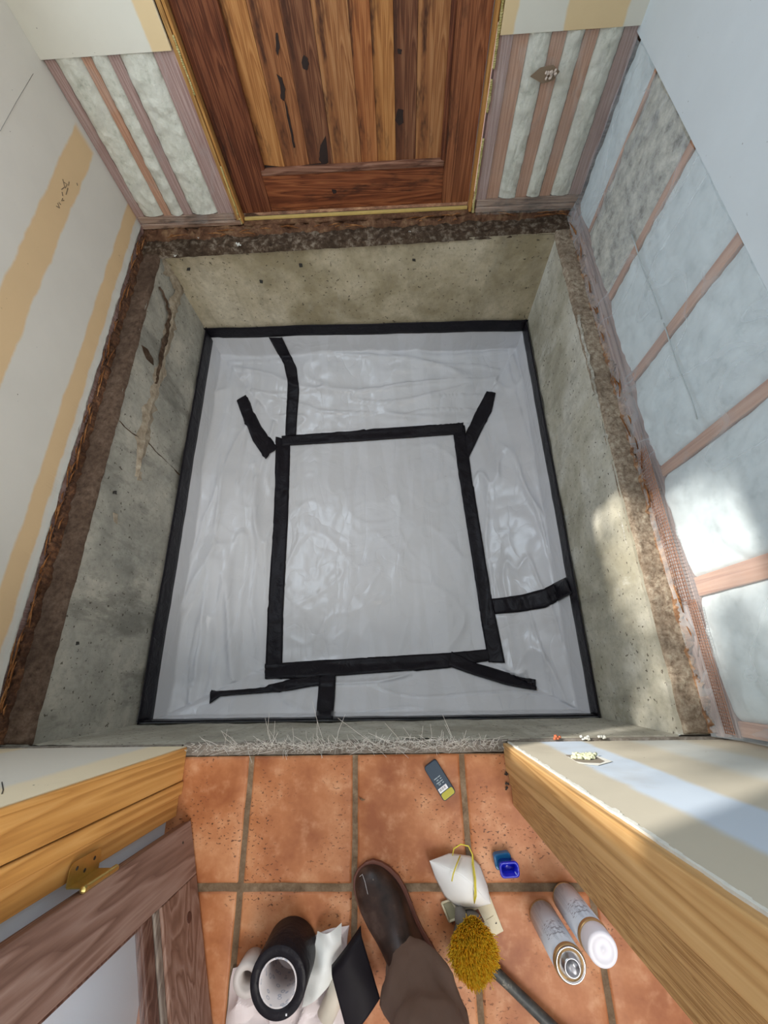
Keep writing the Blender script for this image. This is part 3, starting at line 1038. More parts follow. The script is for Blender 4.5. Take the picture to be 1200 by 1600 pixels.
# ------------------------------------------------------------------ doorway jambs
def jamb(name, sgn, xf, mats, steps, fluted=False):
    e = empty(name, (xf, -.28, 0), kind='structure')
    # steps: list of (y0, y1, inset)
    for i, (y0, y1, ins, nm) in enumerate(steps):
        b = B()
        xa = xf + sgn * ins
        b.box(min(xa, xa + sgn * .02), max(xa, xa + sgn * .02), y0, y1, .0005, 2.1)
        obj(nm, b, mats[i], e, .0025)
    return e
jl = jamb('trim_7', -1, -.680, [m_pine_left, m_pine_left, m_pine_left], [(-.283, -.195, .0, 'casing_board'), (-.318, -.2845, -.004, 'door_stop'), (-.372, -.3195, .004, 'jamb_board')])
jr = jamb('trim_8', 1, .283, [m_pine_right, m_pine_stripe, m_pine_stripe], [(-.268, -.195, .0, 'casing_board'), (-.300, -.2695, .006, 'jamb_board'), (-.352, -.3015, .010, 'jamb_board')])
b = B()
for q in [(.288, -.275), (.289, -.30), (.287, -.31)]:
    for k in range(6):
        p = Vector((q[0] - .006 + random.uniform(-.004, .004), q[1] + random.uniform(-.006, .006), .003))
        b.tube([p, p + Vector((random.uniform(-.004, .004), random.uniform(-.004, .004), .003))], .002, 5)
tag(obj('debris_crumbs', b, m_dirt), 'dark crumbs of debris on the tiles at the foot of the right door jamb', 'debris', kind='stuff')

# ------------------------------------------------------------------ open door on the left
e0 = Vector((-.636, -.380, .006))
du = Vector((.125, -.427, 0)).normalized()      # along the door, away from the hinge
dn = Vector((.427, .125, 0)).normalized()       # face normal towards the opening
d2 = empty('door_2', e0, kind='structure')
DM = Matrix(((dn.x, du.x, 0, e0.x), (dn.y, du.y, 0, e0.y), (0, 0, 1, e0.z), (0, 0, 0, 1)))   # x: out of the face, y: along, z: up
def dbox(b, x0, x1, y0, y1, z0, z1): return b.box(x0, x1, y0, y1, z0, z1, 0, DM)
DW = .80
TH = .036
b = B(); dbox(b, -TH, 0, 0, .128, 0, 2.02)
st_ = obj('stile', b, m_walnut, d2, .003)
b = B(); dbox(b, -TH, 0, DW - .128, DW, 0, 2.02); obj('stile', b, m_walnut, d2, .003)
b = B(); dbox(b, -TH, -.0006, .1285, DW - .1285, 0, .175); obj('rail', b, m_walnut_x, d2, .003)
b = B(); dbox(b, -TH, -.0006, .1285, DW - .1285, 1.88, 2.02); obj('rail', b, m_walnut_x, d2, .003)
b = B(); dbox(b, -TH + .004, -.006, .1285, DW - .1285, .1755, .196); obj('glazing_bead', b, wood('bead_grey', (.12, .09, .075), (.22, .18, .15), (.32, .27, .22), 'y'), d2, .004)
b = B(); dbox(b, -TH + .006, -.010, .1285, DW - .1285, .1965, .238); obj('glazing_bead', b, m_bead, d2, .005)
b = B(); dbox(b, -TH + .008, -.012, .1285, .138, .2385, 1.88); obj('glazing_bead', b, m_bead, d2, .003)
def frost():
    M = Mat('clear_glass', .05, spec=.5)
    M.col((.93, .95, 1.0))
    tr, mx = M.n('BsdfTransparent'), M.n('MixShader')
    mx.inputs[0].default_value = .10
    M.t.links.new(tr.outputs[0], mx.inputs[1])
    M.t.links.new(M.b.outputs[0], mx.inputs[2])
    M.t.links.new(mx.outputs[0], M.t.nodes['Material Output'].inputs[0])
    return M.m
b = B(); dbox(b, -.024, -.018, .136, DW - .128, .236, 1.885); obj('glass_pane', b, frost(), d2)
# hinge
hz_ = .385
hg = B()
hp = e0 + Vector((0, 0, hz_ - e0.z)) - du * .006 + dn * .003
hg.tube([hp + Vector((0, 0, -.045)), hp + Vector((0, 0, -.015))], .0062, 14)
hg.tube([hp + Vector((0, 0, -.0145)), hp + Vector((0, 0, .0145))], .0060, 14)
hg.tube([hp + Vector((0, 0, .015)), hp + Vector((0, 0, .045))], .0062, 14)
hg.lathe([(.001, .058), (.006, .054), (.0072, .049), (.0062, .045)], 14, Matrix.Translation(hp))
hg.sm = [False] * len(hg.sm)
hge = obj('hinge', hg, m_brass, d2)
b = B()
# leaf fixed to the jamb face (rounded corner plate) with screw holes
lf = []
jx = -.676
for k in range(9):
    a = PI / 2 * k / 8
    lf.append(Vector((jx, -.350 + .014 * math.sin(a) + 0, hz_ + .031 + .014 * math.cos(a))))
lf += [Vector((jx, -.336, hz_ - .031))] + [Vector((jx, -.350 + .014 * math.cos(a), hz_ - .031 - .014 * math.sin(a))) for a in [PI / 2 * k / 8 for k in range(9)]]
lf += [Vector((jx, -.374, hz_ - .045)), Vector((jx, -.374, hz_ + .045))]
b.prism(lf, (.0022, 0, 0))
b.prism([Vector((jx + .0022, -.374, hz_ - .045)), Vector((jx + .0022, -.374, hz_ + .045)), hp + Vector((0, 0, .045)), hp + Vector((0, 0, -.045))], (0, -.002, 0))
lfo = obj('hinge_leaf', b, m_brass, hge)
b = B()
for (yy, zz) in ((-.350, .025), (-.350, -.025), (-.362, 0)):
    b.lathe([(.0001, .0), (.0035, .0003), (.0038, .0)], 12, Matrix.Translation((jx + .0023, yy, hz_ + zz)) @ Matrix.Rotation(PI / 2, 4, 'Y'))
    obj('screw', b, m_dirt, hge)
    b = B()
b = B(); b.lathe([(.0001, 0), (.003, .0006), (.0034, 0)], 10, DM @ Matrix.Translation((0, .038, .055)) @ Matrix.Rotation(PI / 2, 4, 'Y')); obj('screw', b, m_dirt, d2)
# darker knots in the rail / stile
b = B()
b.lathe([(.0001, 0), (.011, .0003), (.012, 0)], 16, DM @ Matrix.Translation((0, .20, .06)) @ Matrix.Scale(1, 4) @ Matrix.Rotation(PI / 2, 4, 'Y'))
obj('knot', b, plain('knot_brown', (.09, .035, .025), .6), d2)

# ------------------------------------------------------------------ white sheet lining the pit, with its black tape
vb = empty('plastic_sheet', (-.2, 1.0, -.97), 'white plastic sheet lining the pit floor and lower walls, seams sealed in black tape', 'plastic sheet')
ZB0, ZV, ZI = -.56, -.79, -.96
INS = [(.20, .232), (.20, .233)]
iu0, iu1 = (-.752 + 1.21) / 2.03, (.452 + 1.21) / 2.03
iv0, iv1 = (.060 + .184) / 2.26, (1.512 + .184) / 2.26


def pl_map(a, lo, hi, eps=.008):
    # a in [-1,1] -> plan parameter 0..1
    if a < -.8: return lerp(0 + .002, eps, (a + 1) / .2)
    if a < -.45: return lerp(eps, lo, (a + .8) / .35)
    if a < .45: return lerp(lo, hi, (a + .45) / .9)
    if a < .8: return lerp(hi, 1 - eps, (a - .45) / .35)
    return lerp(1 - eps, 1 - .002, (a - .8) / .2)


def sheet_pt(u, v):
    a, c = u * 2 - 1, v * 2 - 1
    wob = noise.noise(Vector((a * 2.2, c * 2.2, 4))) * .11 + noise.noise(Vector((a * 6, c * 6, 8))) * .03
    a += wob * (1 - abs(a)) * min(1, abs(a) * 1.2) * 1.4
    c += wob * (1 - abs(c)) * min(1, abs(c) * 1.2) * 1.4
    s_, t_ = pl_map(a, iu0, iu1), pl_map(c, iv0, iv1)
    p = lerp(lerp(BOT['fl'], BOT['fr'], s_), lerp(BOT['bl'], BOT['br'], s_), t_)
    r = max(abs(a), abs(c))
    if r < .45: z = ZI
    elif r < .8:
        q = (r - .45) / .35
        z = lerp(ZI, ZV, q * q * (3 - 2 * q) * .35 + q * .65)
    else: z = lerp(ZV, ZB0, (r - .8) / .2)
    x, y = p.x, p.y
    # folds: soft bulges and sharp ridges running along the sides
    slope = max(0, min(1, (r - .42) / .08)) * max(0, min(1, (1 - r) / .12))
    fl_ = max(0, min(1, (1 - r) / .15))
    side = abs(a) > abs(c)
    q = (x * (5.5 if side else .9), y * (.9 if side else 5.5), 0)
    rid = 1 - abs(noise.noise(Vector((q[0] + 3, q[1], 0))) * 2.0)
    rid2 = 1 - abs(noise.noise(Vector((q[0] * 1.8, q[1] * 1.9 + 7, 3))) * 2.2)
    rid3 = 1 - abs(noise.noise(Vector((x * 5, y * 5, 9))) * 1.8)
    dz = slope * (max(0, rid) ** 6 * .022 + max(0, rid2) ** 9 * .014 + max(0, rid3) ** 9 * .0015 + fbm((x, y, 0), 2.6, 2) * .020)
    f2 = 1 - abs(noise.noise(Vector((x * 3 + 11, y * 3, 5))) * 2)
    f3 = 1 - abs(noise.noise(Vector((x * 8 + 4, y * 5, 2))) * 1.8)
    dz += (1 - slope) * fl_ * (max(0, f2) ** 8 * .006 + max(0, f3) ** 9 * .0035 + fbm((x, y, 0), 3.5, 7) * .008)
    return Vector((x, y, z + dz * fl_))


sb = B()
sb.grid(sheet_pt, 260, 290)
sheet = obj('sheet', sb, m_sheet, vb)
tree_ = BVHTree.FromPolygons([Vector(p) for p in sb.v], [tuple(f) for f in sb.f])


def hit(px, py):
    d = ray(px, py)
    loc, nrm, idx, dist = tree_.ray_cast(CP, d)
    if loc is None:
        loc = UP(px, py, Vector((0, 0, -.62)), Vector((0, 0, 1)))
        nrm = Vector((0, 0, 1))
    if nrm.dot(d) > 0:
        nrm = -nrm
    return loc, nrm


def resample(pl, n):
    P = [Vector(p) for p in pl]
    L_ = [0]
    for i in range(len(P) - 1):
        L_.append(L_[-1] + (P[i + 1] - P[i]).length)
    out = []
    for k in range(n):
        s_ = L_[-1] * k / (n - 1)
        i = max(j for j in range(len(L_)) if L_[j] <= s_ + 1e-9)
        i = min(i, len(P) - 2)
        out.append(P[i].lerp(P[i + 1], (s_ - L_[i]) / max(1e-9, L_[i + 1] - L_[i])))
    return out


def strip(ea, eb, lift=.003, n=None, m=8, label=None):
    """tape strip lying on the sheet between two edge lines given in photo pixels"""
    n = n or max(8, int(sum((Vector(ea[i + 1]) - Vector(ea[i])).length for i in range(len(ea) - 1)) / 2.5))
    A, C_ = resample(ea, n), resample(eb, n)
    b = B()
    P = []
    for j in range(m):
        for i in range(n):
            q = A[i].lerp(C_[i], j / (m - 1))
            l, nr = hit(q.x, q.y)
            wr_ = .0010 * fbm(l, 30, 4)
            P.append(l + nr * (lift + .0055 + wr_) - (nr * .003 if j in (0, m - 1) else Vector()))
    b.add(P, [(j * n + i, j * n + i + 1, (j + 1) * n + i + 1, (j + 1) * n + i) for j in range(m - 1) for i in range(n - 1)], 0, True)
    o = obj('tape_strip', b, m_tape, vb, solid=-.0015)
    return o


# tape up the four walls of the pit: half on the concrete, half on the sheet
def wall_tape(k0, k1, out, z0, z1, seed, over=.012):
    b = B()
    o_ = Vector(out)
    def f(u, v):
        p = lerp(BOT[k0], BOT[k1], u)
        z = lerp(z0, z1, v) + fbm((u * 2, seed, 0), 2.2, seed) * .006
        kk = (z + .56) / .54
        p = lerp(lerp(BOT[k0], BOT[k1], u), lerp(TOP[k0], TOP[k1], u), kk)
        p.z = z
        return p - o_ * (over + fbm(p, 9, seed) * .0015)
    b.grid(f, 90, 6)
    return obj('tape_strip', b, m_tape, vb, solid=.0015)


wall_tape('bl', 'br', (0, 1, 0), -.635, -.545, 1)
wall_tape('fl', 'bl', (-1, 0, 0), -.660, -.548, 2)
wall_tape('br', 'fr', (1, 0, 0), -.640, -.548, 3)
wall_tape('fr', 'fl', (0, -1, 0), -.650, -.560, 4)
# inner rectangle
strip([(431, 683), (428, 800), (418, 960), (414, 1061)], [(454, 690), (451, 800), (443, 960), (441, 1062)])
strip([(440, 682), (570, 672), (724, 661)], [(440, 698), (570, 690), (724, 679)], .005)
strip([(706, 664), (716, 740), (738, 880), (750, 960), (763, 1036)], [(726, 664), (737, 740), (757, 860), (772, 950), (790, 1036)], .006)
strip([(414, 1037), (500, 1032), (600, 1026), (700, 1020), (778, 1013)], [(414, 1062), (500, 1059), (600, 1052), (700, 1045), (778, 1030)], .0045)
# corner seams
strip([(370, 627), (378, 650), (395, 690), (414, 718)], [(385, 618), (394, 640), (408, 668), (434, 700)], .0055)
strip([(760, 612), (745, 640), (730, 672), (722, 700)], [(775, 615), (768, 645), (750, 680), (733, 716)], .0055)
strip([(330, 1078), (338, 1082), (400, 1077), (450, 1064), (500, 1056)], [(328, 1101), (345, 1089), (400, 1085), (450, 1081), (500, 1071)], .0055)
strip([(705, 1018), (745, 1038), (790, 1052), (838, 1062)], [(700, 1042), (745, 1058), (790, 1072), (838, 1081)], .0065)
# overlaps
strip([(420, 526), (444, 570), (450, 600), (448, 640), (446, 682)], [(441, 526), (464, 575), (468, 610), (465, 650), (463, 680)], .0045)
strip([(768, 936), (815, 930), (848, 921), (886, 902)], [(772, 960), (815, 956), (852, 950), (896, 927)], .0045)
strip([(499, 1058), (497, 1090), (493, 1127)], [(525, 1056), (523, 1095), (520, 1128)], .006)

# ------------------------------------------------------------------ objects on the tiles
def lathe_at(b, prof, x, y, z=0, seg=48, mi=0, close=False, m=None):
    M_ = Matrix.Translation((x, y, z))
    if m: M_ = M_ @ m
    return b.lathe(prof, seg, M_, mi, close)


def can_mat():
    M = Mat('can_label', .35, .0)
    X, Y, Z = M.xyz(M.c)
    ang = M.math('ARCTAN2', Y, X)
    base = (.62, .66, .72)
    lines = M.math('FRACT', M.math('MULTIPLY', Z, 210.))
    lm = M.step(lines, .45, .55)
    words = M.step(M.noise(M.map(M.c, (1, 1, .0)), 130, 2, .5), .42, .50)
    blocks = M.step(M.noise(M.map(M.c, (1, 1, .6)), 22, 1), .46, .50)
    msk = M.math('MULTIPLY', M.math('MULTIPLY', lm, words), blocks)
    c = M.mix(M.math('MULTIPLY', msk, .6), base, (.24, .27, .32))
    big = M.math('MULTIPLY', M.band(Z, .0, .060, .001), M.step(M.noise(M.map(M.c, (1, 1, 1.4)), 110, 2), .53, .57))
    side = M.band(ang, 1.1, 2.6, .05)
    c = M.mix(M.math('MULTIPLY', M.math('MULTIPLY', big, side), .6), c, (.14, .12, .14))
    M.col(c)
    return M.m


m_can = can_mat()
m_gold = plain('gold_rim', (.48, .30, .13), .35, .6)
m_chrome = plain('chrome', (.46, .46, .47), .28, 1.0, var=.2)
m_white = plain('white_plastic', (.78, .78, .80), .45, var=.03)
m_cap = plain('pinkish_white_cap', (.76, .74, .78), .45, var=.03)


def can(x, y, h, r, label, capped):
    t = empty('spray_can', (x, y, 0), label, 'spray can', group='spray cans by the right jamb')
    b = B(); lathe_at(b, [(r - .003, 0), (r, .004), (r, .010)], x, y); obj('bottom_rim', b, m_gold, t)
    b = B(); lathe_at(b, [(r, .010), (r, h - .012)], x, y, seg=64); obj('can_body', b, m_can, t)
    b = B(); lathe_at(b, [(r, h - .012), (r + .0008, h - .010), (r + .0008, h - .003), (r - .001, h)], x, y); obj('top_rim', b, m_gold, t)
    if capped:
        b = B(); lathe_at(b, [(r - .002, h - .001), (r - .001, h + .004), (r - .002, h + .036), (r - .004, h + .040), (.022, h + .041), (.021, h + .0395), (.004, h + .0395), (.003, h + .041), (.0005, h + .041)], x, y, seg=64)
        obj('cap', b, m_cap, t)
    else:
        b = B(); lathe_at(b, [(r - .001, h), (r - .0035, h + .003), (r - .006, h), (r - .007, h - .004), (r - .011, h + .001), (.018, h + .010), (.0165, h + .013), (.014, h + .012), (.0125, h + .006), (.004, h + .005), (.0005, h + .005)], x, y, seg=64)
        obj('valve_cup', b, m_chrome, t)
        b = B(); lathe_at(b, [(.0048, h + .004), (.0046, h + .020), (.003, h + .026), (.0005, h + .026)], x + .0, y, seg=20); obj('valve_stem', b, m_white, t)
    return t


can(.336, -.592, .200, .0335, 'white spray foam can without cap, bare valve showing, nearer the brush', False)
can(.402, -.556, .185, .0335, 'white spray foam can with plain white cap, against the right jamb', True)

# tape roll
RZ = .0045
t = empty('tape_roll', (-.322, -.660, RZ), 'wide roll of black tape standing on its end on the tiles', 'tape roll')
R_, ri, hh = .066, .042, .128
b = B(); lathe_at(b, [(ri + .0025, 0), (R_ - .001, 0), (R_, .001), (R_, hh - .001), (R_ - .001, hh), (ri + .0025, hh)], -.322, -.66, RZ, seg=72, close=True)
obj('tape_winding', b, m_tape, t)
def core_mat():
    M = Mat('printed_core', .7)
    n = M.voro(M.c, 62)
    c = M.mix(M.band(n, .18, .32, .02), (.62, .58, .58), (.36, .37, .42))
    M.col(c)
    return M.m
b = B(); lathe_at(b, [(ri - .001, -.0), (ri + .0025, -.0), (ri + .0025, hh + .001), (ri - .001, hh + .001)], -.322, -.66, RZ, seg=72, close=True)
obj('cardboard_core', b, core_mat(), t)
b = B(); b.box(-.300, -.2965, -.7155, -.712, hh + RZ, hh + RZ + .0015, 0); obj('paper_fleck', b, m_white, t)

# clear reel behind the roll
t = empty('backing_roll', (-.412, -.70, .004), 'whitish small roll half hidden behind the black tape roll', 'roll')
b = B(); lathe_at(b, [(.018, .0), (.034, .0), (.034, .060), (.018, .060)], -.418, -.692, .004, seg=40, close=True); obj('winding', b, plain('cream_backing', (.60, .55, .52), .6), t)

# crumpled release paper
b = B()
paper_out = [(322, 1600, .02), (345, 1566, .03), (372, 1545, .035), (400, 1548, .03), (450, 1560, .03), (480, 1505, .02), (500, 1478, .03), (530, 1480, .02), (545, 1500, .02)]
def paper(u, v):
    x = lerp(-.475, -.175, u); y = lerp(-.90, -.655, v)
    k = nz((x, y, 0), 16, 2); k2 = 1 - abs(nz((x, y, 1), 11, 6)) * 2
    z = .016 + .018 * abs(k) + .022 * max(0, k2) ** 3
    # lowers on to the tiles at its rim, left side rises
    y2 = y + (u * .045 if v > .6 else 0) - (.045 * (1 - u) * v)
    rim = min(u, 1 - u, v, 1 - v)
    dr_ = min(math.hypot(x + .322, y2 + .66) - .082, math.hypot(x + .396, y2 + .688) - .05, math.hypot(x + .225, y2 + .70) - .06)
    rim = min(rim, max(-.01, dr_) * 5)
    return Vector((x + .01 * nz((x, y, 2), 12), y2 + .012 * nz((x, y, 3), 14), max(.0015, z * min(1, rim * 6 + .12))))
b.grid(paper, 60, 50, smooth=False)
tag(obj('release_paper', b, plain('white_paper', (.74, .66, .66), .5, var=.05), solid=.0006), 'crumpled white release paper under the black tape roll', 'paper')
b = B()
def paper2(u, v):
    p = lerp(Vector((-.252, -.615, .03)), Vector((-.19, -.60, .03)), u)
    q = lerp(Vector((-.285, -.76, .02)), Vector((-.185, -.70, .02)), u)
    r = lerp(p, q, v)
    r.z += .014 * nz(r, 26, 3) + .026 * math.sin(PI * u) * (1 - v * .5)
    return r
b.grid(paper2, 26, 30, smooth=False)
tag(obj('release_paper', b, plain('white_paper_bright', (.78, .80, .78), .5, var=.04), solid=.0006), 'white curled liner sheet between the tape roll and the black offcut', 'paper')

# black offcut with white backing, folded over
b = B()
def off(u, v):
    A_ = U(516, 1516, 'z', .070); C2 = U(562, 1453, 'z', .055)
    E_ = U(545, 1625, 'z', .075); G_ = U(594, 1560, 'z', .055)
    p = lerp(lerp(A_, C2, u), lerp(E_, G_, u), v)
    p.z += .008 * math.sin(PI * u) - (.020 * (1 - v / .12) ** 2 if v < .12 else 0) + .002 * nz(p, 20)
    return p
b.grid(off, 24, 30)
m_off = plain('black_membrane', (.010, .008, .011), .5, spec=.12, var=.1)
offo = tag(obj('tape_offcut', b, [m_off, m_white], solid=.0016), 'black tape offcut with white backing, folded, left of the boot', 'tape')
offo.modifiers['solid'].material_offset = 1
offo.modifiers['solid'].material_offset_rim = 0
# cream paper tube under it
t = empty('paper_tube', (-.22, -.79, 0), 'cream paper roll with printed end, at the bottom edge below the black offcut', 'roll')
a_ = U(540, 1520, 'z', .026); c_ = U(508, 1590, 'z', .026)
dr = (c_ - a_).normalized()
b = B(); b.tube([a_, c_], .022, 32, cap=False); obj('tube_wall', b, plain('cream_paper', (.66, .60, .50), .6), t, solid=.0012)
b = B(); b.tube([c_ - dr * .004, c_ - dr * .002], .0185, 28); obj('tube_core', b, plain('purple_core', (.30, .22, .27), .6), t)

# level / stud detector, dark blue with a yellow end
t = empty('stud_detector', (.085, -.285, 0), 'dark blue handheld detector with a yellow end and barcode label', 'tool')
c0 = U(672, 1194, 'z', .02); c1 = U(703, 1245, 'z', .02)
ax_ = (c1 - c0); ln = ax_.length + .004; ax_.normalize(); sx_ = Vector((-ax_.y, ax_.x, 0))
mid = (c0 + c1) / 2
SM = Matrix(((ax_.x, sx_.x, 0, mid.x), (ax_.y, sx_.y, 0, mid.y), (0, 0, 1, 0), (0, 0, 0, 1)))
def rbox(b, x0, x1, y0, y1, z0, z1, r=.006, seg=5, mi=0, m=None):
    pts = []
    for (cx1, cy1, a0) in ((x1 - r, y1 - r, 0), (x0 + r, y1 - r, PI / 2), (x0 + r, y0 + r, PI), (x1 - r, y0 + r, 3 * PI / 2)):
        for k in range(seg + 1):
            a = a0 + PI / 2 * k / seg
            pts.append(Vector((cx1 + r * math.cos(a), cy1 + r * math.sin(a), z0)))
    if m is not None:
        pts2 = [m @ p for p in pts]
        up = (m.to_3x3() @ Vector((0, 0, z1 - z0)))
    else:
        pts2, up = pts, Vector((0, 0, z1 - z0))
    return b.prism(pts2, up, mi)
hw = .0215
b = B(); rbox(b, -ln / 2, ln / 2, -hw, hw, .0005, .019, .008, m=SM); obj('body', b, plain('navy_plastic', (.012, .034, .062), .45), t, .002)
b = B(); rbox(b, ln / 2 - .020, ln / 2 - .0025, -hw + .0025, hw - .0025, .0185, .0205, .005, m=SM); obj('yellow_end', b, plain('yellow_plastic', (.42, .38, .02), .45), t)
b = B(); rbox(b, ln / 2 - .034, ln / 2 - .022, -hw + .003, hw - .012, .0190, .0197, .001, m=SM); obj('label', b, m_white, t)
b = B()
for k in range(9):
    y = -hw + .0048 + k * .0024
    rbox(b, ln / 2 - .032, ln / 2 - .0255, y, y + (.0012 if k % 3 else .0006), .0197, .01985, .0002, 1, m=SM)
obj('barcode', b, m_dirt, t)
b = B()
for k in range(4):
    for q in range(2):
        rbox(b, ln / 2 - .042 - k * .006, ln / 2 - .040 - k * .006, -hw + .012 + q * .012 - k % 2 * .004, -hw + .019 + q * .01, .0190, .0193, .0002, 1, m=SM)
b.lathe([(.0025, 0), (.0035, 0), (.0035, .0003), (.0025, .0003)], 16, SM @ Matrix.Translation((ln / 2 - .043, -.006, .019)), 0, True)
obj('printed_marks', b, plain('grey_print', (.35, .42, .45), .5), t)

# blue plastic pot
t = empty('blue_container', (.25, -.487, 0), 'small translucent blue plastic pot on the tiles beside the right jamb', 'container')
mb1 = plain('teal_blue_clear', (.015, .13, .30), .12, var=.3); mb2 = plain('deep_blue_clear', (.005, .012, .42), .10, var=.2)
BM = Matrix.Translation((.249, -.476, 0)) @ Matrix.Rotation(.12, 4, 'Z')
b = B(); rbox(b, -.027, .020, -.014, .022, .0005, .022, .009, m=BM); obj('base', b, mb1, t, .003)
BM2 = Matrix.Translation((.253, -.480, 0)) @ Matrix.Rotation(.05, 4, 'Z')
b = B()
def rr(x0, x1, y0, y1, z, r, m, seg=6):
    pts = []
    for (cx1, cy1, a0) in ((x1 - r, y1 - r, 0), (x0 + r, y1 - r, PI / 2), (x0 + r, y0 + r, PI), (x1 - r, y0 + r, 3 * PI / 2)):
        for k in range(seg + 1):
            a = a0 + PI / 2 * k / seg
            pts.append(m @ Vector((cx1 + r * math.cos(a), cy1 + r * math.sin(a), z)))
    return pts
rings = [rr(-.022, .024, -.015, .015, .020, .009, BM2), rr(-.024, .026, -.017, .017, .048, .010, BM2), rr(-.024, .026, -.017, .017, .052, .010, BM2), rr(-.019, .021, -.012, .012, .052, .008, BM2), rr(-.017, .019, -.010, .010, .026, .007, BM2)]
m_ = len(rings[0])
b.add([p for r in rings for p in r], [(k * m_ + i, k * m_ + (i + 1) % m_, (k + 1) * m_ + (i + 1) % m_, (k + 1) * m_ + i) for k in range(4) for i in range(m_)] + [tuple(range(4 * m_, 5 * m_)), tuple(range(m_))], 0, True)
obj('lid', b, mb2, t)

# cream plastic plate under the mask
t = empty('plastic_plate', (.16, -.60, 0), 'cream plastic plate with slots, lying under the dust mask and brush', 'plate')
pc = [U(x, y, 'z', .005) for x, y in ((703, 1388), (757, 1378), (787, 1455), (727, 1487))]
m_cream = plain('cream_plastic', (.62, .55, .38), .5, var=.06, bump=.1)
b = B(); b.prism([Vector((p.x, p.y, .0008)) for p in pc], (0, 0, .0045)); obj('plate_body', b, m_cream, t, .001)
def pq(u, v, z): p = lerp(lerp(pc[0], pc[1], u), lerp(pc[3], pc[2], u), v); return Vector((p.x, p.y, z))
m_slot = plain('slot_brown', (.20, .07, .04), .8)
b = B(); b.prism([U(x, y, 'z', .0054) for x, y in ((738, 1424), (747, 1420), (757, 1440), (748, 1445))], (0, 0, .0008)); obj('slot', b, m_slot, t)
b = B(); b.tube([pq(.52, .80, .006), pq(.54, .80, .0065)], .0022, 8); obj('screw_hole', b, m_dirt, t)
b = B(); b.tube([pq(.88, .80, .006), pq(.92, .80, .006)], .0015, 8); obj('screw_hole', b, m_dirt, t)
b = B(); b.prism([pq(.70, .68, .0054), pq(.90, .66, .0054), pq(.92, .86, .0054), pq(.72, .88, .0054)], (0, 0, .0015)); obj('moulded_panel', b, m_cream, t)
t = empty('plastic_bracket', (.095, -.585, 0), 'small cream plastic bracket frame left of the dust mask', 'bracket')
bc = [U(x, y, 'z', .008) for x, y in ((690, 1411), (704, 1406), (722, 1432), (702, 1440))]
b = B()
for i in range(4):
    b.tube([bc[i], bc[(i + 1) % 4]], .0028, 6)
obj('frame', b, m_cream, t)
b = B(); b.prism([Vector((p.x, p.y, .002)) for p in bc], (0, 0, .003)); obj('web', b, plain('olive_web', (.33, .31, .20), .5), t)

# dust mask
t = empty('dust_mask', (.125, -.53, .006), 'white cup dust mask with yellow head straps on the tiles', 'mask')
def V3(x, y, z): return U(x, y, 'z', z)
up = [V3(671, 1345, .036), V3(702, 1333, .020), V3(735, 1337, .016), V3(750, 1351, .018), V3(762, 1385, .022), V3(767, 1412, .022)]
rd = [V3(671, 1345, .036), V3(700, 1357, .062), V3(722, 1368, .072), V3(742, 1385, .070), V3(756, 1402, .050), V3(767, 1412, .022)]
lo = [V3(671, 1345, .036), V3(680, 1372, .022), V3(695, 1402, .012), V3(716, 1419, .012), V3(745, 1418, .014), V3(767, 1412, .022)]
b = B()
def mk(ra, rb):
    def f(u, v):
        A_, C_ = resample(ra, 25), resample(rb, 25)
        i = int(round(u * 24))
        p = A_[i].lerp(C_[i], v)
        p = p + Vector((0, 0, .012 * math.sin(PI * v) * math.sin(PI * u)))
        return p + Vector((0, 0, .0015 * nz(p, 40)))
    return f
b.grid(mk(up, rd), 25, 12); n0 = len(b.v)
b.grid(mk(rd, lo), 25, 12)
obj('mask_shell', b, plain('mask_fabric', (.80, .80, .78), .8, var=.03, bump=.2), t, solid=.0015)
m_strap = plain('yellow_elastic', (.68, .58, .06), .6)
b = B(); b.tube([V3(707, 1337, .026), V3(709, 1326, .035), V3(720, 1319, .042), V3(732, 1322, .044), V3(738, 1335, .040), V3(738, 1352, .040), V3(741, 1372, .068), V3(742, 1395, .078), V3(740, 1412, .035)], .0016, 6); obj('strap', b, m_strap, t)
b = B(); b.tube([V3(719, 1337, .034), V3(713, 1352, .064), V3(708, 1366, .078), V3(706, 1377, .078)], .0017, 6); obj('strap', b, m_strap, t)
b = B(); b.tube([V3(739, 1335, .036), V3(740, 1352, .045), V3(743, 1372, .074), V3(744, 1400, .070), V3(741, 1411, .040)], .0017, 6); obj('strap', b, m_strap, t)

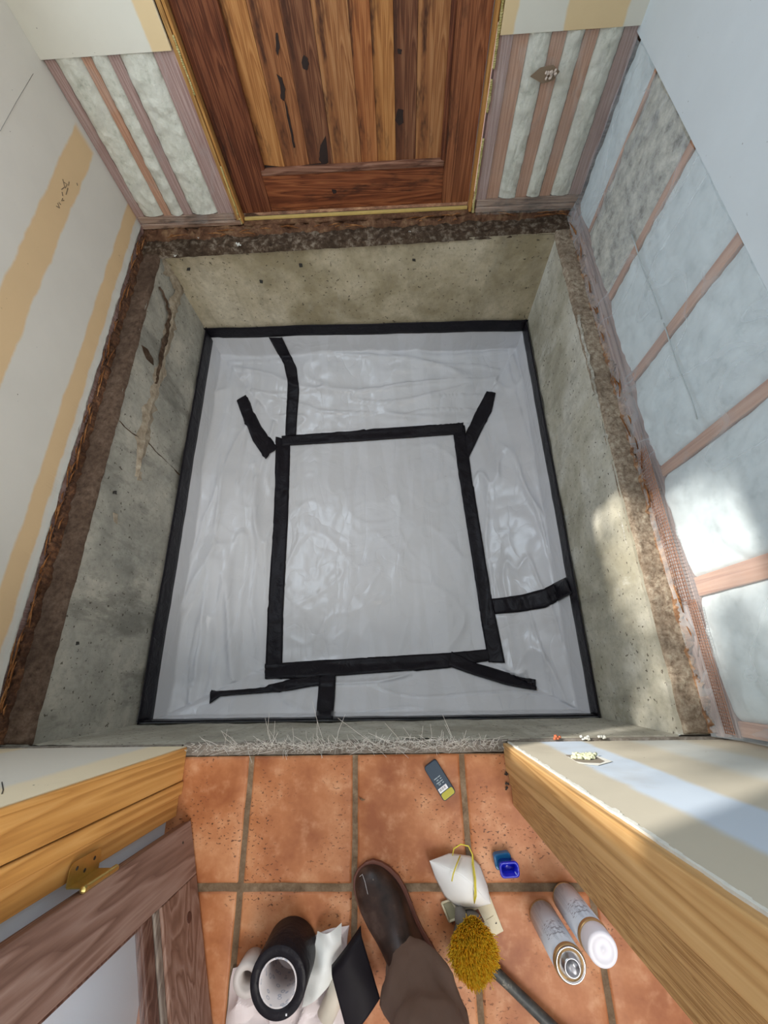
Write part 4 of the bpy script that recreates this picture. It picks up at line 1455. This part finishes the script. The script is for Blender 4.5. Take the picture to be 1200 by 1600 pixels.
# counter brush
t = empty('brush', (.14, -.66, 0), 'counter brush with yellow bristles facing up and dark handle, right of the boot', 'brush')
bc0 = U(724, 1436, 'z', .028); bc1 = U(738, 1500, 'z', .028)
b = B()
def block(u, v):
    a = u * 2 * PI
    c = Vector((.141, -.638, 0))
    r = [.001, .85, 1, 1, .8, .001][min(5, int(round(v * 5)))]
    z = [.0065, .0065, .012, .028, .036, .038][min(5, int(round(v * 5)))]
    x, y = .044 * r * math.cos(a), .062 * r * math.sin(a)
    an = .10
    return Vector((c.x + x * math.cos(an) - y * math.sin(an) * -1, c.y + y, z))
b.grid(block, 40, 6)
obj('brush_block', b, plain('grey_block', (.13, .115, .10), .7, var=.3), t)
b = B()
rb_ = random.Random(5)
nadir = Vector((0, 0, 0))
for k in range(5200):
    a = rb_.uniform(0, 2 * PI); r = math.sqrt(rb_.random())
    lx, ly = r * math.cos(a), r * math.sin(a)
    base = Vector((.142 + lx * .042 + ly * .006, -.636 + ly * .055, .032))
    wid = .060 * (1 - .42 * max(0, ly) ** 2 - .3 * max(0, -ly) ** 3)
    tip = Vector((.143 + lx * wid + ly * .002, -.634 + ly * .067, .075 + .012 * (1 - r * r)))
    tip += Vector((rb_.gauss(0, .004), rb_.gauss(0, .004), rb_.uniform(-.008, .005)))
    if rb_.random() < .012: tip = base.lerp(tip, 1.3)
    mp = base.lerp(tip, .55) + Vector((rb_.gauss(0, .001), rb_.gauss(0, .001), .003))
    b.tube([base, mp, tip], [.0010, .0010, .0006], 3, cap=False, mi=0 if rb_.random() < .8 else 1)
def bristle(name, c):
    M = Mat(name, .5)
    M.col(c)
    tl, mx = M.n('BsdfTranslucent'), M.n('MixShader')
    tl.inputs[0].default_value = tuple(c) + (1,)
    mx.inputs[0].default_value = .45
    M.t.links.new(M.b.outputs[0], mx.inputs[1])
    M.t.links.new(tl.outputs[0], mx.inputs[2])
    M.t.links.new(mx.outputs[0], M.t.nodes['Material Output'].inputs[0])
    return M.m
m_br = bristle('yellow_bristles', (1.0, .80, .09)); m_br2 = bristle('amber_bristles', (1.0, .60, .03))
obj('bristles', b, [m_br, m_br2], t)
b = B()
h0 = Vector((.175, -.675, .022)); h1 = U(872, 1602, 'z', .03) + Vector((.02, -.03, 0))
b.tube([h0, h0.lerp(h1, .12), h0.lerp(h1, .3), h0.lerp(h1, .8), h1, h1.lerp(h0, -.4)], [.008, .013, .012, .013, .014, .011], 18)
def hmat():
    M = Mat('worn_black_handle', .5)
    n = M.noise(M.map(M.c, (1, 1, 1)), 30, 5, .7)
    M.col(M.ramp(n, [(.45, (.03, .032, .03)), (.62, (.07, .07, .06)), (.75, (.40, .36, .28))]))
    return M.m
obj('handle', b, hmat(), t)
b = B()
b.tube([Vector((.118, -.568, .018)), Vector((.122, -.585, .026)), Vector((.128, -.605, .030))], [.010, .018, .022], 18)
obj('ferrule', b, plain('grey_ferrule', (.16, .145, .13), .7, var=.35, bump=.3), t)

# small brown leaf on the tiles
c = U(564, 1247, 'z', .003)
b = B(); b.prism([c + Vector(v) for v in ((-.008, .006, 0), (-.002, .002, .002), (.004, -.001, .001), (.014, -.004, 0), (.004, -.006, .003), (-.003, -.002, .003))], (0, 0, .0012))
tag(obj('dried_leaf', b, m_rustdark), 'tiny dark brown leaf scrap on the middle tile', 'leaf')
b = B()
for (x, y) in [(868, 1152), (912, 1153), (938, 1153)]:
    c = U(x, y, 'z', -.002)
    for k in range(7):
        q = c + Vector((random.uniform(-.012, .012), random.uniform(-.004, .004), random.uniform(0, .006)))
        b.tube([q, q + Vector((.006, .002, .004))], .004, 5, mi=0 if x > 900 else 1)
tag(obj('plaster_crumbs', b, [m_gyp, plain('red_chip', (.5, .14, .06), .7)]), 'white and red plaster crumbs at the base of the right front wall', 'debris', kind='stuff')

# ------------------------------------------------------------------ the photographer's leg: boot and trousers
person = empty('person', (.01, -.67, 0), 'person standing at the bottom edge, one brown leather boot and brown trouser leg', 'person')
toe = Vector((-.138, -.488, 0)); fd = Vector((.58, -.815, 0)).normalized(); fs = Vector((-fd.y, fd.x, 0))    # toe to heel; fs: to the right of the walker's view
# (t along foot, half width, height, side shift)
SEC = [(0, .006, .018, 0), (.008, .022, .032, 0), (.022, .034, .044, .001), (.045, .042, .054, .003), (.075, .048, .063, .004), (.105, .0485, .074, .003), (.135, .046, .090, .001), (.165, .042, .115, -.001),
       (.195, .040, .140, -.002), (.225, .039, .150, -.001), (.255, .038, .150, 0), (.280, .033, .140, 0), (.300, .018, .110, 0), (.306, .004, .06, 0)]
def boot_pt(sec, a, z0=.012):
    t_, w_, h_, sh = sec
    w_ *= 1.22
    c = toe + fd * t_ + fs * sh
    ca, sa = math.cos(a), math.sin(a)
    e = .75
    x = w_ * math.copysign(abs(ca) ** e, ca)
    z = z0 + (h_ - z0) * (max(0, sa) ** (e if h_ < .08 else .55)) if sa > 0 else z0
    if sa > 0 and h_ > .08: x *= 1 - .25 * (z - z0) / (h_ - z0 + 1e-6)
    p = c + fs * x + Vector((0, 0, z))
    cr = .0035 * math.sin(t_ * 260) * (1 if .10 < t_ < .17 and sa > .3 else 0)
    return p + Vector((0, 0, cr * .5 + .001 * fbm(p, 30, 2)))
b = B()
NS = 32
rows = [[boot_pt(s_, 2 * PI * k / NS) for k in range(NS)] for s_ in SEC]
b.add([p for r in rows for p in r], [(i * NS + k, i * NS + (k + 1) % NS, (i + 1) * NS + (k + 1) % NS, (i + 1) * NS + k) for i in range(len(SEC) - 1) for k in range(NS)] + [tuple(range(NS)), tuple(range((len(SEC) - 1) * NS, len(SEC) * NS))], 0, True)
def leather():
    M = Mat('dark_brown_leather', .42, spec=.32)
    n = M.noise(M.c, 14, 5, .6)
    c = M.ramp(n, [(.34, (.014, .008, .006)), (.5, (.040, .020, .014)), (.66, (.09, .055, .042))])
    c = M.mix(M.step(M.noise(M.c, 40, 3), .72, .78), c, (.20, .16, .14))
    M.col(c)
    M.bump(M.noise(M.c, 90, 4), .2, .002)
    return M.m
boot = obj('boot', b, leather(), person, subsurf=1)
b = B()
ol = []
for s_ in SEC: ol.append(toe + fd * (s_[0] - (.004 if s_[0] < .01 else 0)) + fs * (s_[3] + s_[1] * 1.22 + .0085))
ol.append(toe + fd * .311)
for s_ in reversed(SEC): ol.append(toe + fd * (s_[0] - (.004 if s_[0] < .01 else 0)) + fs * (s_[3] - s_[1] * 1.22 - .0045))
b.prism([p + Vector((0, 0, .0008)) for p in ol], (0, 0, .0135))
obj('boot_sole', b, plain('red_brown_welt', (.13, .04, .022), .5, var=.2), boot, .002)
b = B()
st1 = [boot_pt(SEC[k], a) + Vector((0, 0, .001)) for k, a in ((1, 1.9), (1, 1.6), (2, 1.6), (3, 1.7))]
b.tube(st1, .0005, 5); obj('loose_thread', b, m_white, boot)
# trouser leg: rumpled cloth tube over the boot
b = B()
def leg(u, v):
    a = u * 2 * PI
    z = lerp(.088, 1.0, v ** 1.25)
    hem = max(0, 1 - v * 5)
    cx_, cy_ = lerp(.006, .095, v), lerp(-.694, -.745, v)
    r = .074 + .020 * v + .008 * hem
    rx, ry = r * 1.02, r * 1.05
    x, y = cx_ + rx * math.cos(a), cy_ + ry * math.sin(a)
    # hem drops to the front over the instep
    z -= hem * .010 * math.sin(a)
    y += hem * .016 * max(0, math.sin(a))
    x -= hem * .012 * max(0, math.sin(a))
    w_ = math.sin(z * 55 + 1.5 * math.sin(a * 2)) * .0035 * max(0, 1 - v * 3) + math.sin(z * 42 + a * 1.3 + 3 * nz((math.cos(a), math.sin(a), z * 5), 1, 3)) * .011 * max(0, 1 - v * 2.2)
    w_ += fbm((math.cos(a) * .9, math.sin(a) * .9, z * 6), 1.5, 5) * .010
    return Vector((x + w_ * math.cos(a), y + w_ * math.sin(a), z))
b.grid(leg, 64, 110)
def cloth():
    M = Mat('brown_trousers', .85, spec=.2)
    n = M.noise(M.c, 9, 4)
    M.col(M.mix(n, (.10, .064, .047), (.19, .128, .10)))
    M.bump(M.noise(M.c, 260, 2), .2, .001)
    return M.m
obj('trouser_leg', b, cloth(), person, solid=-.0015)

# ------------------------------------------------------------------ leafy branches outside the window, which break up the sun
b = B()
rt = random.Random(21)
m_leaf = plain('leaf_green', (.06, .14, .03), .6)
def wpt(y, z, back):      # a point on the sun ray through window point (y, z), `back` metres up the ray
    return Vector((LX - .05, y, z)) - SUN_DIR * back
clumps = [(1.18, 1.24, .10), (1.25, 1.68, .12), (1.40, 1.70, .07), (1.02, 1.72, .13), (1.30, 1.20, .12), (1.52, 1.15, .10), (1.30, 1.45, .05), (1.22, 1.80, .12), (1.45, 1.90, .08), (1.9, 1.55, .12), (1.82, 1.85, .13), (.98, 1.30, .10), (1.72, 1.24, .05), (1.12, 1.52, .09)]
for (y, z, r) in clumps:
    for k in range(int(150 * (r / .1) ** 2)):
        dd = Vector((rt.gauss(0, 1), rt.gauss(0, 1), rt.gauss(0, 1))) * r * .55
        p = wpt(y, z, 1.6) + dd
        n1 = Vector((rt.gauss(0, 1), rt.gauss(0, 1), rt.gauss(0, 1))).normalized(); n2 = n1.orthogonal().normalized()
        n3 = n1.cross(n2)
        l = .028
        b.add([p - n2 * l, p + n3 * l * .4, p + n2 * l, p - n3 * l * .4], [(0, 1, 2, 3)])
tree = empty('garden_shrub', (-3.0, 2.3, -.2), 'leafy green shrub outside the left window', 'shrub')
obj('foliage', b, m_leaf, tree)
b = B()
for (y, z, r) in clumps:
    b.tube([Vector((-3.0, 2.3, -.2)), Vector((-2.9, 2.3, 1.2)), wpt(y, z, 1.6)], [.02, .012, .004], 6)
obj('branches', b, m_rustdark, tree)
